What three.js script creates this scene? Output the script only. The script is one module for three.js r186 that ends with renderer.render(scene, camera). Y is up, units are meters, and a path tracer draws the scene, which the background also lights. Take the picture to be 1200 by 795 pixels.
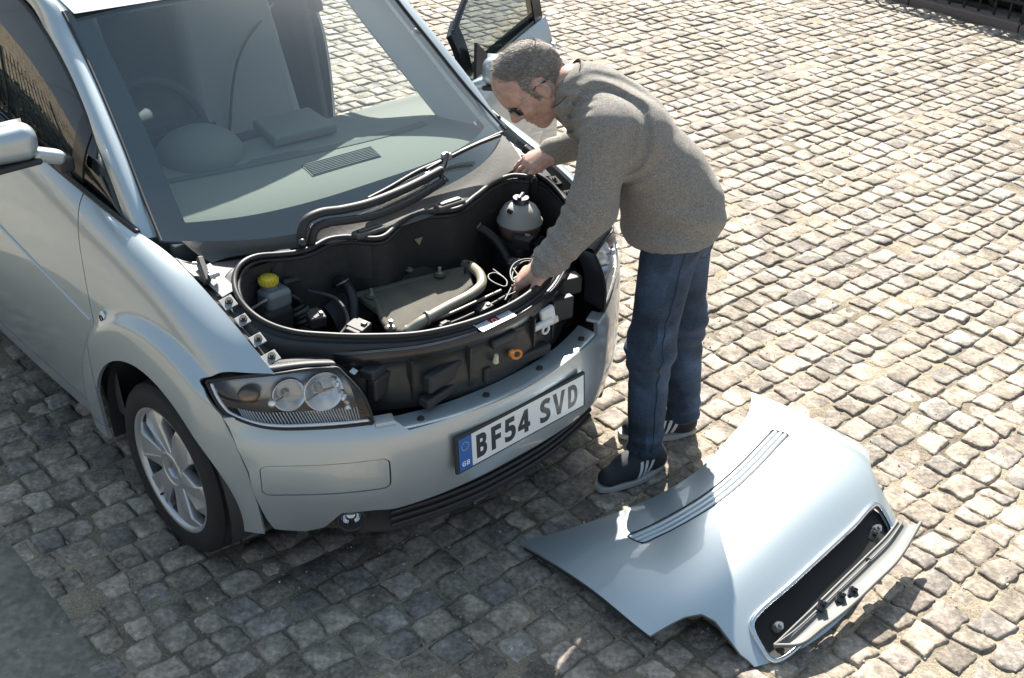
import * as THREE from 'three';
import { mergeGeometries, mergeVertices, toCreasedNormals } from 'three/addons/utils/BufferGeometryUtils.js';
import { RoundedBoxGeometry } from 'three/addons/geometries/RoundedBoxGeometry.js';

// ---------------------------------------------------------------- camera, sky, sun, exposure
const scene = new THREE.Scene();
const W = 1200, H = 795, FPX = 1397.28;                       // size and focal length of the photograph, pixels
const camera = new THREE.PerspectiveCamera(2 * Math.atan(H / 2 / FPX) * 180 / Math.PI, W / H, 0.05, 400);
camera.position.set(-2.073, 2.522, 2.721);
camera.rotation.set(-0.54994, -0.781, 0.0361, 'YXZ');
camera.updateMatrixWorld(true);
const renderer = new THREE.WebGLRenderer({ antialias: true });
renderer.setSize(1024, 678);
renderer.toneMapping = THREE.LinearToneMapping;
renderer.toneMappingExposure = 2.75;
renderer.shadowMap.enabled = true;
const SUN_AZ = 43 * Math.PI / 180, SUN_EL = 42 * Math.PI / 180;
const SUN = new THREE.Vector3(Math.sin(SUN_AZ) * Math.cos(SUN_EL), Math.sin(SUN_EL), -Math.cos(SUN_AZ) * Math.cos(SUN_EL));
{
  const w = 1536, h = 768, d = new Float32Array(w * h * 4);
  for (let j = 0; j < h; j++) for (let i = 0; i < w; i++) {
    const el = ((j + 0.5) / h - 0.5) * Math.PI, az = ((i + 0.5) / w - 0.5) * 2 * Math.PI;
    const dir = new THREE.Vector3(Math.cos(el) * Math.cos(az), Math.sin(el), Math.cos(el) * Math.sin(az));
    const up = Math.max(dir.y, 0), k = Math.pow(1 - up, 3.2), glow = Math.max(dir.dot(SUN), 0);
    const g1 = Math.pow(glow, 12) * 4.5 + Math.pow(glow, 64) * 6;
    const o = (j * w + i) * 4, S = 0.25;
    d[o] = S * (0.41 + 0.46 * k + g1); d[o + 1] = S * (0.63 + 0.34 * k + g1 * 0.97); d[o + 2] = S * (0.90 + 0.18 * k + g1 * 0.92); d[o + 3] = 1;
  }
  const t = new THREE.DataTexture(d, w, h, THREE.RGBAFormat, THREE.FloatType);
  t.mapping = THREE.EquirectangularReflectionMapping; t.magFilter = THREE.LinearFilter; t.minFilter = THREE.LinearFilter; t.needsUpdate = true;
  scene.background = t; scene.environment = t;
}
const sun = new THREE.DirectionalLight(new THREE.Color().setRGB(1, 0.94, 0.85), 5);
sun.name = 'sun'; sun.position.copy(SUN).multiplyScalar(30); sun.castShadow = true; sun.shadow.radius = 1;
Object.assign(sun.shadow.camera, { left: -9, right: 9, top: 9, bottom: -9, near: 1, far: 70 }); sun.shadow.mapSize.set(4096, 4096); sun.shadow.bias = -0.0004;
scene.add(sun); scene.add(sun.target);

// ---------------------------------------------------------------- helpers
let seed = 12345;
const rnd = () => { seed = (seed * 1664525 + 1013904223) >>> 0; return seed / 4294967296; };
const rr = (a, b) => a + (b - a) * rnd();
const clamp = (x, a, b) => Math.min(b, Math.max(a, x)), mix = (a, b, t) => a + (b - a) * t;
const ss = (a, b, x) => { const t = clamp((x - a) / (b - a), 0, 1); return t * t * (3 - 2 * t); };
const V = (x, y, z) => new THREE.Vector3(x, y, z);
// a pixel of the photograph, met with a plane the thing lies on -> a point
function ray(u, v) { return V(u - W / 2, H / 2 - v, -FPX).applyEuler(camera.rotation).normalize(); }
function px(u, v, ax, val) { const d = ray(u, v), p = camera.position, t = (val - p[ax]) / d[ax]; return [p.x + d.x * t, p.y + d.y * t, p.z + d.z * t]; }
function pxPlane(u, v, p0, n) { const d = ray(u, v), p = camera.position, N = V(...n), t = (V(...p0).sub(p)).dot(N) / d.dot(N); return [p.x + d.x * t, p.y + d.y * t, p.z + d.z * t]; }
// value noise
const hash = (x, y, z) => { let h = Math.imul(x | 0, 374761393) ^ Math.imul(y | 0, 668265263) ^ Math.imul(z | 0, 2147483647 ^ 1274126177); h = Math.imul(h ^ (h >>> 13), 1274126177); return ((h ^ (h >>> 16)) >>> 0) / 4294967296; };
function noise(x, y, z = 0) {
  const X = Math.floor(x), Y = Math.floor(y), Z = Math.floor(z); let a = x - X, b = y - Y, c = z - Z;
  a = a * a * (3 - 2 * a); b = b * b * (3 - 2 * b); c = c * c * (3 - 2 * c);
  const q = (k) => mix(mix(hash(X, Y, Z + k), hash(X + 1, Y, Z + k), a), mix(hash(X, Y + 1, Z + k), hash(X + 1, Y + 1, Z + k), a), b);
  return mix(q(0), q(1), c) * 2 - 1;
}
const fbm = (x, y, z, o = 4) => { let s = 0, a = 0.5; for (let i = 0; i < o; i++) { s += a * noise(x, y, z); x *= 2.03; y *= 2.03; z *= 2.03; a *= 0.5; } return s; };
// tiling noise textures
function tex(n, f, { srgb = false, repeat = 1 } = {}) {
  const d = new Uint8Array(n * n * 4);
  for (let j = 0; j < n; j++) for (let i = 0; i < n; i++) { const c = f(i / n, j / n, i, j), o = (j * n + i) * 4; for (let k = 0; k < 3; k++) d[o + k] = clamp((Array.isArray(c) ? c[k] : c) * 255, 0, 255); d[o + 3] = 255; }
  const t = new THREE.DataTexture(d, n, n); t.wrapS = t.wrapT = THREE.RepeatWrapping; t.magFilter = THREE.LinearFilter; t.minFilter = THREE.LinearMipmapLinearFilter; t.generateMipmaps = true;
  if (srgb) t.colorSpace = THREE.SRGBColorSpace; t.repeat.set(repeat, repeat); t.needsUpdate = true; return t;
}
function tnoise(u, v, p, s) { // periodic value noise, p cells
  const x = u * p, y = v * p, X = Math.floor(x), Y = Math.floor(y); let a = x - X, b = y - Y; a = a * a * (3 - 2 * a); b = b * b * (3 - 2 * b);
  const h = (i, j) => hash(((i % p) + p) % p, ((j % p) + p) % p, s); return mix(mix(h(X, Y), h(X + 1, Y), a), mix(h(X, Y + 1), h(X + 1, Y + 1), a), b);
}
const tfbm = (u, v, p, s, o = 5) => { let r = 0, a = 0.5, t = 0; for (let i = 0; i < o; i++) { r += a * tnoise(u, v, p << i, s + i * 7); t += a; a *= 0.55; } return r / t; };
// splines and patches
function natSpline(y) {
  const n = y.length; if (n === 2) return (t) => mix(y[0], y[1], t);
  const m = new Array(n).fill(0), c = new Array(n).fill(0), d = new Array(n).fill(0);
  for (let i = 1; i < n - 1; i++) { const r = 6 * (y[i + 1] - 2 * y[i] + y[i - 1]), w = 4 - c[i - 1]; c[i] = 1 / w; d[i] = (r - d[i - 1]) / w; }
  for (let i = n - 2; i > 0; i--) m[i] = d[i] - c[i] * m[i + 1];
  return (t) => { t = t * (n - 1); const i = clamp(Math.floor(t), 0, n - 2), f = t - i, g = 1 - f; return g * y[i] + f * y[i + 1] + ((g * g * g - g) * m[i] + (f * f * f - f) * m[i + 1]) / 6; };
}
const spl3 = (p) => { const f = [0, 1, 2].map((k) => natSpline(p.map((q) => q[k]))); return (t) => [f[0](t), f[1](t), f[2](t)]; };
function patch(rows) { const s = rows.map(spl3); return (u) => { const c = spl3(s.map((f) => f(u))); return (v) => c(v); }; }
function gridGeo(fu, nu, nv, uvs = [1, 1]) {                   // fu(u) -> (v) -> point
  const p = [], uv = [], ix = [];
  for (let i = 0; i <= nu; i++) { const f = fu(i / nu); for (let j = 0; j <= nv; j++) { p.push(...f(j / nv)); uv.push(i / nu * uvs[0], j / nv * uvs[1]); } }
  for (let i = 0; i < nu; i++) for (let j = 0; j < nv; j++) { const a = i * (nv + 1) + j, b = a + nv + 1; ix.push(a, b, a + 1, b, b + 1, a + 1); }
  const g = new THREE.BufferGeometry(); g.setAttribute('position', new THREE.Float32BufferAttribute(p, 3)); g.setAttribute('uv', new THREE.Float32BufferAttribute(uv, 2)); g.setIndex(ix); g.computeVertexNormals(); return g;
}
function heightOn(F, x, z, x0, x1, z0, z1) { // y of a patch above (x, z)
  let u = clamp((x - x0) / (x1 - x0), 0, 1), v = clamp((z - z0) / (z1 - z0), 0, 1);
  for (let k = 0; k < 14; k++) { const f = F(u), p = f(v), e = 0.004, pu = F(u + e)(v), pv = f(v + e), a = (pu[0] - p[0]) / e, b = (pv[0] - p[0]) / e, c = (pu[2] - p[2]) / e, d = (pv[2] - p[2]) / e, D = a * d - b * c || 1e-6, rx = x - p[0], rz = z - p[2]; u = clamp(u + 0.9 * (d * rx - b * rz) / D, -0.1, 1.1); v = clamp(v + 0.9 * (a * rz - c * rx) / D, -0.1, 1.1); }
  return F(u)(v)[1];
}
const surf = (rows, nu, nv) => gridGeo(patch(rows), nu, nv);
function flip(g) { const ix = g.index.array; for (let i = 0; i < ix.length; i += 3) { const t = ix[i]; ix[i] = ix[i + 1]; ix[i + 1] = t; } g.computeVertexNormals(); return g; }
// keep the part of a surface where f(x, y, z) >= 0; edges are cut exactly
function clip(g, f) {
  const P = g.attributes.position, N = g.attributes.normal, U = g.attributes.uv, ix = g.index.array, val = [], op = [], on = [], ou = [], oi = [], old = new Map(), cut = new Map();
  for (let i = 0; i < P.count; i++) val.push(f(P.getX(i), P.getY(i), P.getZ(i)));
  const put = (i) => { if (!old.has(i)) { old.set(i, op.length / 3); op.push(P.getX(i), P.getY(i), P.getZ(i)); on.push(N.getX(i), N.getY(i), N.getZ(i)); ou.push(U.getX(i), U.getY(i)); } return old.get(i); };
  const mid = (a, b) => {
    const k = a < b ? a * 1e6 + b : b * 1e6 + a;
    if (!cut.has(k)) { const t = val[a] / (val[a] - val[b]); cut.set(k, op.length / 3); op.push(mix(P.getX(a), P.getX(b), t), mix(P.getY(a), P.getY(b), t), mix(P.getZ(a), P.getZ(b), t)); on.push(mix(N.getX(a), N.getX(b), t), mix(N.getY(a), N.getY(b), t), mix(N.getZ(a), N.getZ(b), t)); ou.push(mix(U.getX(a), U.getX(b), t), mix(U.getY(a), U.getY(b), t)); }
    return cut.get(k);
  };
  for (let i = 0; i < ix.length; i += 3) {
    const t = [ix[i], ix[i + 1], ix[i + 2]], poly = [];
    for (let k = 0; k < 3; k++) { const a = t[k], b = t[(k + 1) % 3]; if (val[a] >= 0) poly.push(put(a)); if ((val[a] >= 0) !== (val[b] >= 0)) poly.push(mid(a, b)); }
    for (let k = 2; k < poly.length; k++) oi.push(poly[0], poly[k - 1], poly[k]);
  }
  const r = new THREE.BufferGeometry(); r.setAttribute('position', new THREE.Float32BufferAttribute(op, 3)); r.setAttribute('normal', new THREE.Float32BufferAttribute(on, 3)); r.setAttribute('uv', new THREE.Float32BufferAttribute(ou, 2)); r.setIndex(oi); return r;
}
// give a sheet a turned-in edge of depth d (panels are not paper)
function hem(g, d) {
  const P = g.attributes.position, N = g.attributes.normal, ix = g.index.array, e = new Map();
  for (let i = 0; i < ix.length; i += 3) for (let k = 0; k < 3; k++) { const a = ix[i + k], b = ix[i + (k + 1) % 3], key = a < b ? a * 1e6 + b : b * 1e6 + a; e.has(key) ? e.set(key, null) : e.set(key, [a, b]); }
  const p = [...P.array], n = [...N.array], u = [...g.attributes.uv.array], oi = [...ix];
  for (const q of e.values()) if (q) {
    const [a, b] = q, o = p.length / 3, A = V().fromBufferAttribute(P, a), B = V().fromBufferAttribute(P, b), na = V().fromBufferAttribute(N, a).normalize(), nb = V().fromBufferAttribute(N, b).normalize();
    const out = B.clone().sub(A).cross(na).normalize();
    for (const w of [A, B, A.clone().addScaledVector(na, -d), B.clone().addScaledVector(nb, -d)]) { p.push(w.x, w.y, w.z); n.push(out.x, out.y, out.z); u.push(0, 0); }
    oi.push(o, o + 2, o + 1, o + 1, o + 2, o + 3);
  }
  const r = new THREE.BufferGeometry(); r.setAttribute('position', new THREE.Float32BufferAttribute(p, 3)); r.setAttribute('normal', new THREE.Float32BufferAttribute(n, 3)); r.setAttribute('uv', new THREE.Float32BufferAttribute(u, 2)); r.setIndex(oi); return r;
}
function mirrorX(g) {
  const r = g.clone(), P = r.attributes.position, N = r.attributes.normal;
  for (let i = 0; i < P.count; i++) { P.setX(i, -P.getX(i)); N.setX(i, -N.getX(i)); }
  if (r.index) { const ix = r.index.array; for (let i = 0; i < ix.length; i += 3) { const t = ix[i]; ix[i] = ix[i + 1]; ix[i + 1] = t; } }
  else for (const k of ['position', 'normal', 'uv']) { const a = r.attributes[k]; if (!a) continue; const s = a.itemSize, b = a.array; for (let i = 0; i < a.count; i += 3) for (let c = 0; c < s; c++) { const t = b[i * s + c]; b[i * s + c] = b[(i + 1) * s + c]; b[(i + 1) * s + c] = t; } }
  return r;
}
const mxp = (pts) => pts.map(([x, y, z]) => [-x, y, z]);
function tube(pts, r, { seg = 40, rad = 8, closed = false, flat = 1 } = {}) {
  const c = new THREE.CatmullRomCurve3(pts.map((q) => V(...q)), closed, 'centripetal');
  const g = new THREE.TubeGeometry(c, seg, r, rad, closed);
  if (closed) return g;
  const caps = [0, 1].map((t) => { const s = new THREE.SphereGeometry(r, rad, 4); s.translate(...c.getPoint(t).toArray()); return s; });
  return mergeGeometries([g, ...caps]);
}
function box(w, h, d, x = 0, y = 0, z = 0, r = 0.004, rot) { r = Math.min(r, w * 0.45, h * 0.45, d * 0.45); const g = new RoundedBoxGeometry(w, h, d, 2, r); if (rot) g.applyMatrix4(new THREE.Matrix4().makeRotationFromEuler(new THREE.Euler(...rot))); g.translate(x, y, z); return g; }
function cyl(r1, r2, h, x = 0, y = 0, z = 0, n = 24, rot) { const g = new THREE.CylinderGeometry(r1, r2, h, n); if (rot) g.applyMatrix4(new THREE.Matrix4().makeRotationFromEuler(new THREE.Euler(...rot))); g.translate(x, y, z); return g; }
function lathe(prof, n = 32) { return new THREE.LatheGeometry(prof.map(([a, b]) => new THREE.Vector2(a, b)), n); }
// flat polygon (points in 3-D, roughly planar) extruded by t along its normal
function slab(pts, t, bevel = 0) {
  const P = pts.map((q) => V(...q)), c = P.reduce((a, b) => a.add(b), V(0, 0, 0)).multiplyScalar(1 / P.length), n = V(0, 0, 0);
  for (let i = 0; i < P.length; i++) n.add(P[i].clone().sub(c).cross(P[(i + 1) % P.length].clone().sub(c)));
  n.normalize(); const ex = P[1].clone().sub(P[0]).normalize(), ey = n.clone().cross(ex), M = new THREE.Matrix4().makeBasis(ex, ey, n).setPosition(c);
  const s = new THREE.Shape(P.map((q) => { const d = q.clone().sub(c); return new THREE.Vector2(d.dot(ex), d.dot(ey)); }));
  const g = new THREE.ExtrudeGeometry(s, { depth: t, bevelEnabled: bevel > 0, bevelSize: bevel, bevelThickness: bevel, bevelSegments: 2 }); g.applyMatrix4(M); return g;
}
const merge = (a) => mergeGeometries(a.map((g) => { const q = g.index ? g.toNonIndexed() : g; for (const k of Object.keys(q.attributes)) if (!['position', 'normal', 'uv'].includes(k)) q.deleteAttribute(k); if (!q.attributes.uv) q.setAttribute('uv', new THREE.Float32BufferAttribute(new Float32Array(q.attributes.position.count * 2), 2)); return q; }));
function boxUV(g, k = 1) { // uv in metres from the dominant axis
  const q = g.index ? g.toNonIndexed() : g, P = q.attributes.position, N = q.attributes.normal, u = new Float32Array(P.count * 2);
  for (let i = 0; i < P.count; i += 3) {
    let nx = 0, ny = 0, nz = 0; for (let j = 0; j < 3; j++) { nx += Math.abs(N.getX(i + j)); ny += Math.abs(N.getY(i + j)); nz += Math.abs(N.getZ(i + j)); }
    for (let j = 0; j < 3; j++) { const x = P.getX(i + j), y = P.getY(i + j), z = P.getZ(i + j); const [a, b] = ny >= nx && ny >= nz ? [x, z] : nx >= nz ? [z, y] : [x, y]; u[(i + j) * 2] = a * k; u[(i + j) * 2 + 1] = b * k; }
  }
  q.setAttribute('uv', new THREE.BufferAttribute(u, 2)); return q;
}
function polyfit(xs, ys, deg) { // least squares polynomial
  const n = deg + 1, A = Array.from({ length: n }, () => new Array(n + 1).fill(0));
  xs.forEach((x, k) => { for (let i = 0; i < n; i++) { for (let j = 0; j < n; j++) A[i][j] += x ** (i + j); A[i][n] += ys[k] * x ** i; } });
  for (let i = 0; i < n; i++) { let p = i; for (let r = i; r < n; r++) if (Math.abs(A[r][i]) > Math.abs(A[p][i])) p = r; [A[i], A[p]] = [A[p], A[i]]; for (let r = 0; r < n; r++) if (r !== i) { const f = A[r][i] / A[i][i]; for (let c = i; c <= n; c++) A[r][c] -= f * A[i][c]; } }
  const c = A.map((r, i) => r[n] / r[i]); return (x) => c.reduce((a, q, i) => a + q * x ** i, 0);
}
const smooth3 = (pts, deg) => { const t = pts.map((_, i) => i / (pts.length - 1)), f = [0, 1, 2].map((k) => polyfit(t, pts.map((p) => p[k]), deg)); return (u) => f.map((q) => q(u)); };
function resample(pts, n) { const c = new THREE.CatmullRomCurve3(pts.map((q) => V(...q)), false, 'centripetal'); return c.getSpacedPoints(n).map((q) => [q.x, q.y, q.z]); }
const names = new Map();
function numbered(n) { const k = names.get(n) || 0; names.set(n, k + 1); return k ? `${n}_${String(k).padStart(3, '0')}` : n; }
function mesh(name, g, m, parent, label) { if (m.userData.box) g = boxUV(g); const o = new THREE.Mesh(g, m); o.name = name; o.castShadow = o.receiveShadow = true; (parent || scene).add(o); if (label) o.userData.label = label; return o; }
function thing(name, label, category, group) { const o = new THREE.Group(); o.name = numbered(name); o.userData = { label, category }; if (group) o.userData.group = group; scene.add(o); return o; }
function part(name, parent, label) { const o = new THREE.Group(); o.name = name; parent.add(o); if (label) o.userData.label = label; return o; }
const lin = (r, g, b) => new THREE.Color().setRGB(r, g, b);
const std = (r, g, b, rough = 0.6, extra = {}) => new THREE.MeshStandardMaterial({ color: lin(r, g, b), roughness: rough, ...extra });
const phy = (r, g, b, rough = 0.5, extra = {}) => new THREE.MeshPhysicalMaterial({ color: lin(r, g, b), roughness: rough, ...extra });

// ---------------------------------------------------------------- materials
const grainT = tex(256, (u, v) => 0.5 + 0.5 * (tfbm(u, v, 8, 3, 5) - 0.5) * 2);
const fineT = tex(256, (u, v, i, j) => 0.55 * hash(i, j, 5) + 0.45 * tfbm(u, v, 32, 9, 3));
const withRep = (t, k) => { const c = t.clone(); c.repeat.set(k, k); c.needsUpdate = true; return c; };
const M = {
  paint: phy(0.455, 0.515, 0.54, 0.37, { metalness: 0.55, clearcoat: 1, clearcoatRoughness: 0.03 }),
  blackPlastic: std(0.028, 0.028, 0.029, 0.55),
  grimyPlastic: std(0.030, 0.031, 0.030, 0.7, { roughnessMap: grainT, bumpMap: withRep(grainT, 6), bumpScale: 0.001 }),
  rubber: std(0.016, 0.017, 0.019, 0.5),
  gloss: phy(0.014, 0.015, 0.017, 0.28, { clearcoat: 0.5, clearcoatRoughness: 0.2 }),
  chrome: std(0.75, 0.76, 0.78, 0.1, { metalness: 1 }),
  steel: std(0.5, 0.5, 0.5, 0.4, { metalness: 0.9 }),
  dirtySteel: std(0.30, 0.28, 0.24, 0.55, { metalness: 0.6 }),
  dark: std(0.008, 0.008, 0.009, 0.8),
  glass: phy(0.86, 0.93, 0.91, 0.0, { transmission: 0.975, thickness: 0, ior: 1.8 }),
  tint: phy(0.34, 0.40, 0.40, 0.0, { transmission: 1, thickness: 0, ior: 1.8 }),
  lens: phy(0.97, 0.98, 0.98, 0.0, { transmission: 1, thickness: 0, ior: 1.5 }),
  frit: phy(0.01, 0.011, 0.013, 0.06, { clearcoat: 1 }),
  white: std(0.75, 0.75, 0.72, 0.6),
  tab: std(0.22, 0.23, 0.235, 0.5, { metalness: 0.5 }),
};
M.grimyPlastic.userData.box = true;
// ---------------------------------------------------------------- ground
const ROT = -0.042, CR = Math.cos(ROT), SR = Math.sin(ROT);
const stoneC = tex(512, (u, v, i, j) => { const a = tfbm(u, v, 6, 21, 6), b = tfbm(u, v, 40, 33, 3), s = hash(i, j, 71); const k = 0.62 + 0.5 * (a - 0.5) + 0.34 * (b - 0.5) + (s > 0.985 ? 0.16 : 0) - (s < 0.03 ? 0.16 : 0) + 0.10 * (s - 0.5); return [k * 1.03, k, k * 0.965]; }, { srgb: true });
const stoneB = tex(512, (u, v, i, j) => 0.5 * tfbm(u, v, 9, 41, 6) + 0.35 * tfbm(u, v, 48, 43, 3) + 0.15 * hash(i, j, 6));
const sandC = tex(512, (u, v, i, j) => { const a = tfbm(u, v, 5, 51, 6), s = hash(i, j, 77), k = 0.60 + 0.55 * (a - 0.5) + 0.28 * (s - 0.5); return [k * 1.04, k, k * 0.93]; }, { srgb: true });
const tarC = tex(512, (u, v, i, j) => { const a = tfbm(u, v, 4, 61, 6), s = tfbm(u, v, 64, 78, 2), k = 0.60 + 0.18 * (a - 0.5) + 0.22 * (s - 0.5); return [k, k, k * 0.97]; }, { srgb: true });
const tarB = tex(512, (u, v, i, j) => 0.5 * tfbm(u, v, 64, 88, 2) + 0.5 * hash(i, j, 8));
M.stone = new THREE.MeshStandardMaterial({ color: 0xffffff, vertexColors: true, map: withRep(stoneC, 2.1), bumpMap: withRep(stoneB, 2.6), bumpScale: 0.0045, roughness: 0.8 });
M.sand = new THREE.MeshStandardMaterial({ color: lin(0.66, 0.60, 0.51), map: withRep(sandC, 1), bumpMap: withRep(stoneB, 2.3), bumpScale: 0.012, roughness: 0.95 });
M.tar = new THREE.MeshStandardMaterial({ color: lin(0.60, 0.565, 0.50), map: withRep(tarC, 0.9), bumpMap: withRep(tarB, 2), bumpScale: 0.003, roughness: 0.9 });
{
  const g = new THREE.PlaneGeometry(160, 160); g.rotateX(-Math.PI / 2); g.attributes.uv.array.forEach((q, i, a) => (a[i] = q * 160));
  const o = mesh('ground', g, M.sand); o.position.y = -0.016; o.userData = { kind: 'structure', label: 'pale sandy earth filling the joints between the setts', category: 'ground' };
}
const yard = new THREE.Group(); yard.name = 'cobbled_yard'; scene.add(yard);
yard.userData = { kind: 'structure', label: 'yard paved with worn rounded stone setts in rows', category: 'paving' };
{
  // sheet of trodden sand in the joints, uneven
  const nx = 260, nz = 300, x0 = -1.25, x1 = 6.45, z0 = -6.5, z1 = 3.4, p = [], uv = [], ix = [];
  for (let i = 0; i <= nx; i++) for (let j = 0; j <= nz; j++) { const x = mix(x0, x1, i / nx), z = mix(z0, z1, j / nz); p.push(x, -0.0048 + 0.0022 * fbm(x * 5, z * 5, 3, 3) + 0.003 * noise(x * 31, z * 31, 1), z); uv.push(x, z); }
  for (let i = 0; i < nx; i++) for (let j = 0; j < nz; j++) { const a = i * (nz + 1) + j, b = a + nz + 1; ix.push(a, a + 1, b, b, a + 1, b + 1); }
  const g = new THREE.BufferGeometry(); g.setAttribute('position', new THREE.Float32BufferAttribute(p, 3)); g.setAttribute('uv', new THREE.Float32BufferAttribute(uv, 2)); g.setIndex(ix); g.computeVertexNormals();
  const o = mesh('joint_sand', g, M.sand, yard); o.userData.kind = 'stuff';
}
function sett(cs, n, top, tone) { // cs: four corners [x, z] counter-clockwise from above; returns non-indexed arrays
  const p = [], c = [], uv = [], ix = [], N = n + 2, s1 = rr(0, 99), tx = rr(-0.04, 0.04), tz = rr(-0.045, 0.045), ou = rr(0, 3), ov = rr(0, 3), dome = rr(0.0, 0.003);
  const cx = (cs[0][0] + cs[2][0]) / 2, cz = (cs[0][1] + cs[2][1]) / 2;
  const L = (a) => (a === 0 ? 0 : a === N ? 1 : (a - 1) / n);
  for (let i = 0; i <= N; i++) for (let j = 0; j <= N; j++) {
    let u = L(i), v = L(j); const edge = i === 0 || j === 0 || i === N || j === N;
    // round the corners
    const a = u * 2 - 1, b = v * 2 - 1, A = a * Math.sqrt(1 - 0.10 * b * b), B = b * Math.sqrt(1 - 0.10 * a * a); u = (A + 1) / 2; v = (B + 1) / 2;
    let x = mix(mix(cs[0][0], cs[1][0], u), mix(cs[3][0], cs[2][0], u), v), z = mix(mix(cs[0][1], cs[1][1], u), mix(cs[3][1], cs[2][1], u), v);
    const w = 0.008 * noise(x * 26 + s1, z * 26, s1) + 0.004 * noise(x * 70, z * 70, s1); x += w * (Math.abs(a) > 0.6 ? 1 : 0.4) * a; z += w * (Math.abs(b) > 0.6 ? 1 : 0.4) * b;
    const r = Math.max(Math.abs(a), Math.abs(b));
    let y = top + (x - cx) * tx + (z - cz) * tz + dome * (1 - a * a) * (1 - b * b) - 0.0045 * ss(0.84, 1, r) + 0.0045 * fbm(x * 30, z * 30, s1, 3);
    if (edge) y = -0.045;
    p.push(x, y, z); uv.push(x + ou, z + ov);
    const t = 1 + 0.10 * noise(x * 17, z * 17, s1); c.push(tone[0] * t, tone[1] * t, tone[2] * t);
  }
  for (let i = 0; i < N; i++) for (let j = 0; j < N; j++) { const a = i * (N + 1) + j, b = a + N + 1; ix.push(a, a + 1, b, b, a + 1, b + 1); }
  const g = new THREE.BufferGeometry(); g.setAttribute('position', new THREE.Float32BufferAttribute(p, 3)); g.setAttribute('uv', new THREE.Float32BufferAttribute(uv, 2)); g.setAttribute('color', new THREE.Float32BufferAttribute(c, 3)); g.setIndex(ix); g.computeVertexNormals(); return g;
}
{
  const list = [], toWorld = (a, b) => [a * CR + b * SR, -a * SR + b * CR];
  const warpX = (x, z) => x + 0.02 * noise(x * 0.8, z * 0.8, 4), warpZ = (x, z) => z + 0.05 * noise(x * 0.45, z * 0.7, 9);
  let z = -6.6;
  while (z < 3.5) {
    const d = rr(0.098, 0.112), rows = [[-1.16, 6.4]]; rows.push([-3.85, -3.1]);
    for (const [xa, xb] of rows) {
      let x = xa - rr(0, 0.1);
      while (x < xb) {
        const l = rnd() < 0.12 ? rr(0.065, 0.085) : rr(0.088, 0.142), j = () => rr(-0.006, 0.006), g = 0.0025;
        const cs = [[x + g, z + g], [x + l - g, z + g], [x + l - g, z + d - g], [x + g, z + d - g]].map(([a, b]) => [a + j(), b + j()]).map(([a, b]) => toWorld(warpX(a, b), warpZ(a, b)));
        const q = rnd(), br = rr(0.80, 1.20) * (1 + 0.12 * noise(x * 0.9, z * 0.9, 2)), tone = q < 0.15 ? [0.74, 0.655, 0.59] : q < 0.28 ? [0.64, 0.60, 0.56] : q < 0.6 ? [0.78, 0.69, 0.58] : [0.72, 0.645, 0.555];
        list.push({ cs, top: rr(-0.002, 0.004) - (rnd() < 0.04 ? 0.005 : 0), tone: tone.map((k) => k * br), x: (cs[0][0] + cs[2][0]) / 2, z: (cs[0][1] + cs[2][1]) / 2 });
        x += l;
      }
    }
    z += d;
  }
  const cw = V();
  for (const s of list) {
    cw.set(s.x, 0, s.z); s.dist = cw.distanceTo(camera.position); cw.project(camera);
    const hidden = (s.x > -0.72 && s.x < 0.8 && s.z < 0.42 && s.z > -3) || (s.x > 0.05 && s.x < 1.0 && s.z > 0.85 && s.z < 1.42);
    s.seen = Math.abs(cw.x) < 1.0 && cw.y > -1.0 && cw.y < 1.0 && !hidden;
  }
  list.sort((a, b) => a.dist - b.dist);
  let n = 0; const rest = [];
  for (const s of list) {
    const near = s.dist < 6.5;
    if (s.seen && n < 300) { mesh(n ? `cobblestone_${String(n).padStart(3, '0')}` : 'cobblestone', sett(s.cs, 9, s.top, s.tone), M.stone, yard); n++; }
    else rest.push(sett(s.cs, s.seen ? (near ? 7 : 5) : 2, s.top, s.tone));
  }
  mesh('cobblestone_field', mergeGeometries(rest), M.stone, yard).userData.kind = 'stuff';
}
{ // smooth strip along the kerb side
  const nz = 280, nx = 30, p = [], uv = [], ix = [];
  for (let i = 0; i <= nx; i++) for (let j = 0; j <= nz; j++) { const zz = mix(-16, 3.6, j / nz), e = i === nx ? -1.175 - zz * 0.035 + 0.02 * noise(zz * 6, 1, 3) + 0.008 * noise(zz * 25, 4, 3) : mix(-3.1, -1.20 - zz * 0.035, i / (nx - 1)) - 0.01; p.push(e, i === nx ? -0.03 : 0.001 + 0.004 * fbm(e * 2, zz * 2, 5, 3), zz); uv.push(e, zz); }
  for (let i = 0; i < nx; i++) for (let j = 0; j < nz; j++) { const a = i * (nz + 1) + j, b = a + nz + 1; ix.push(a, a + 1, b, b, a + 1, b + 1); }
  const g = new THREE.BufferGeometry(); g.setAttribute('position', new THREE.Float32BufferAttribute(p, 3)); g.setAttribute('uv', new THREE.Float32BufferAttribute(uv, 2)); g.setIndex(ix); g.computeVertexNormals();
  mesh('path', g, M.tar).userData = { kind: 'structure', label: 'smooth grey tarmac strip beside the rows of setts', category: 'path' };
}
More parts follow.
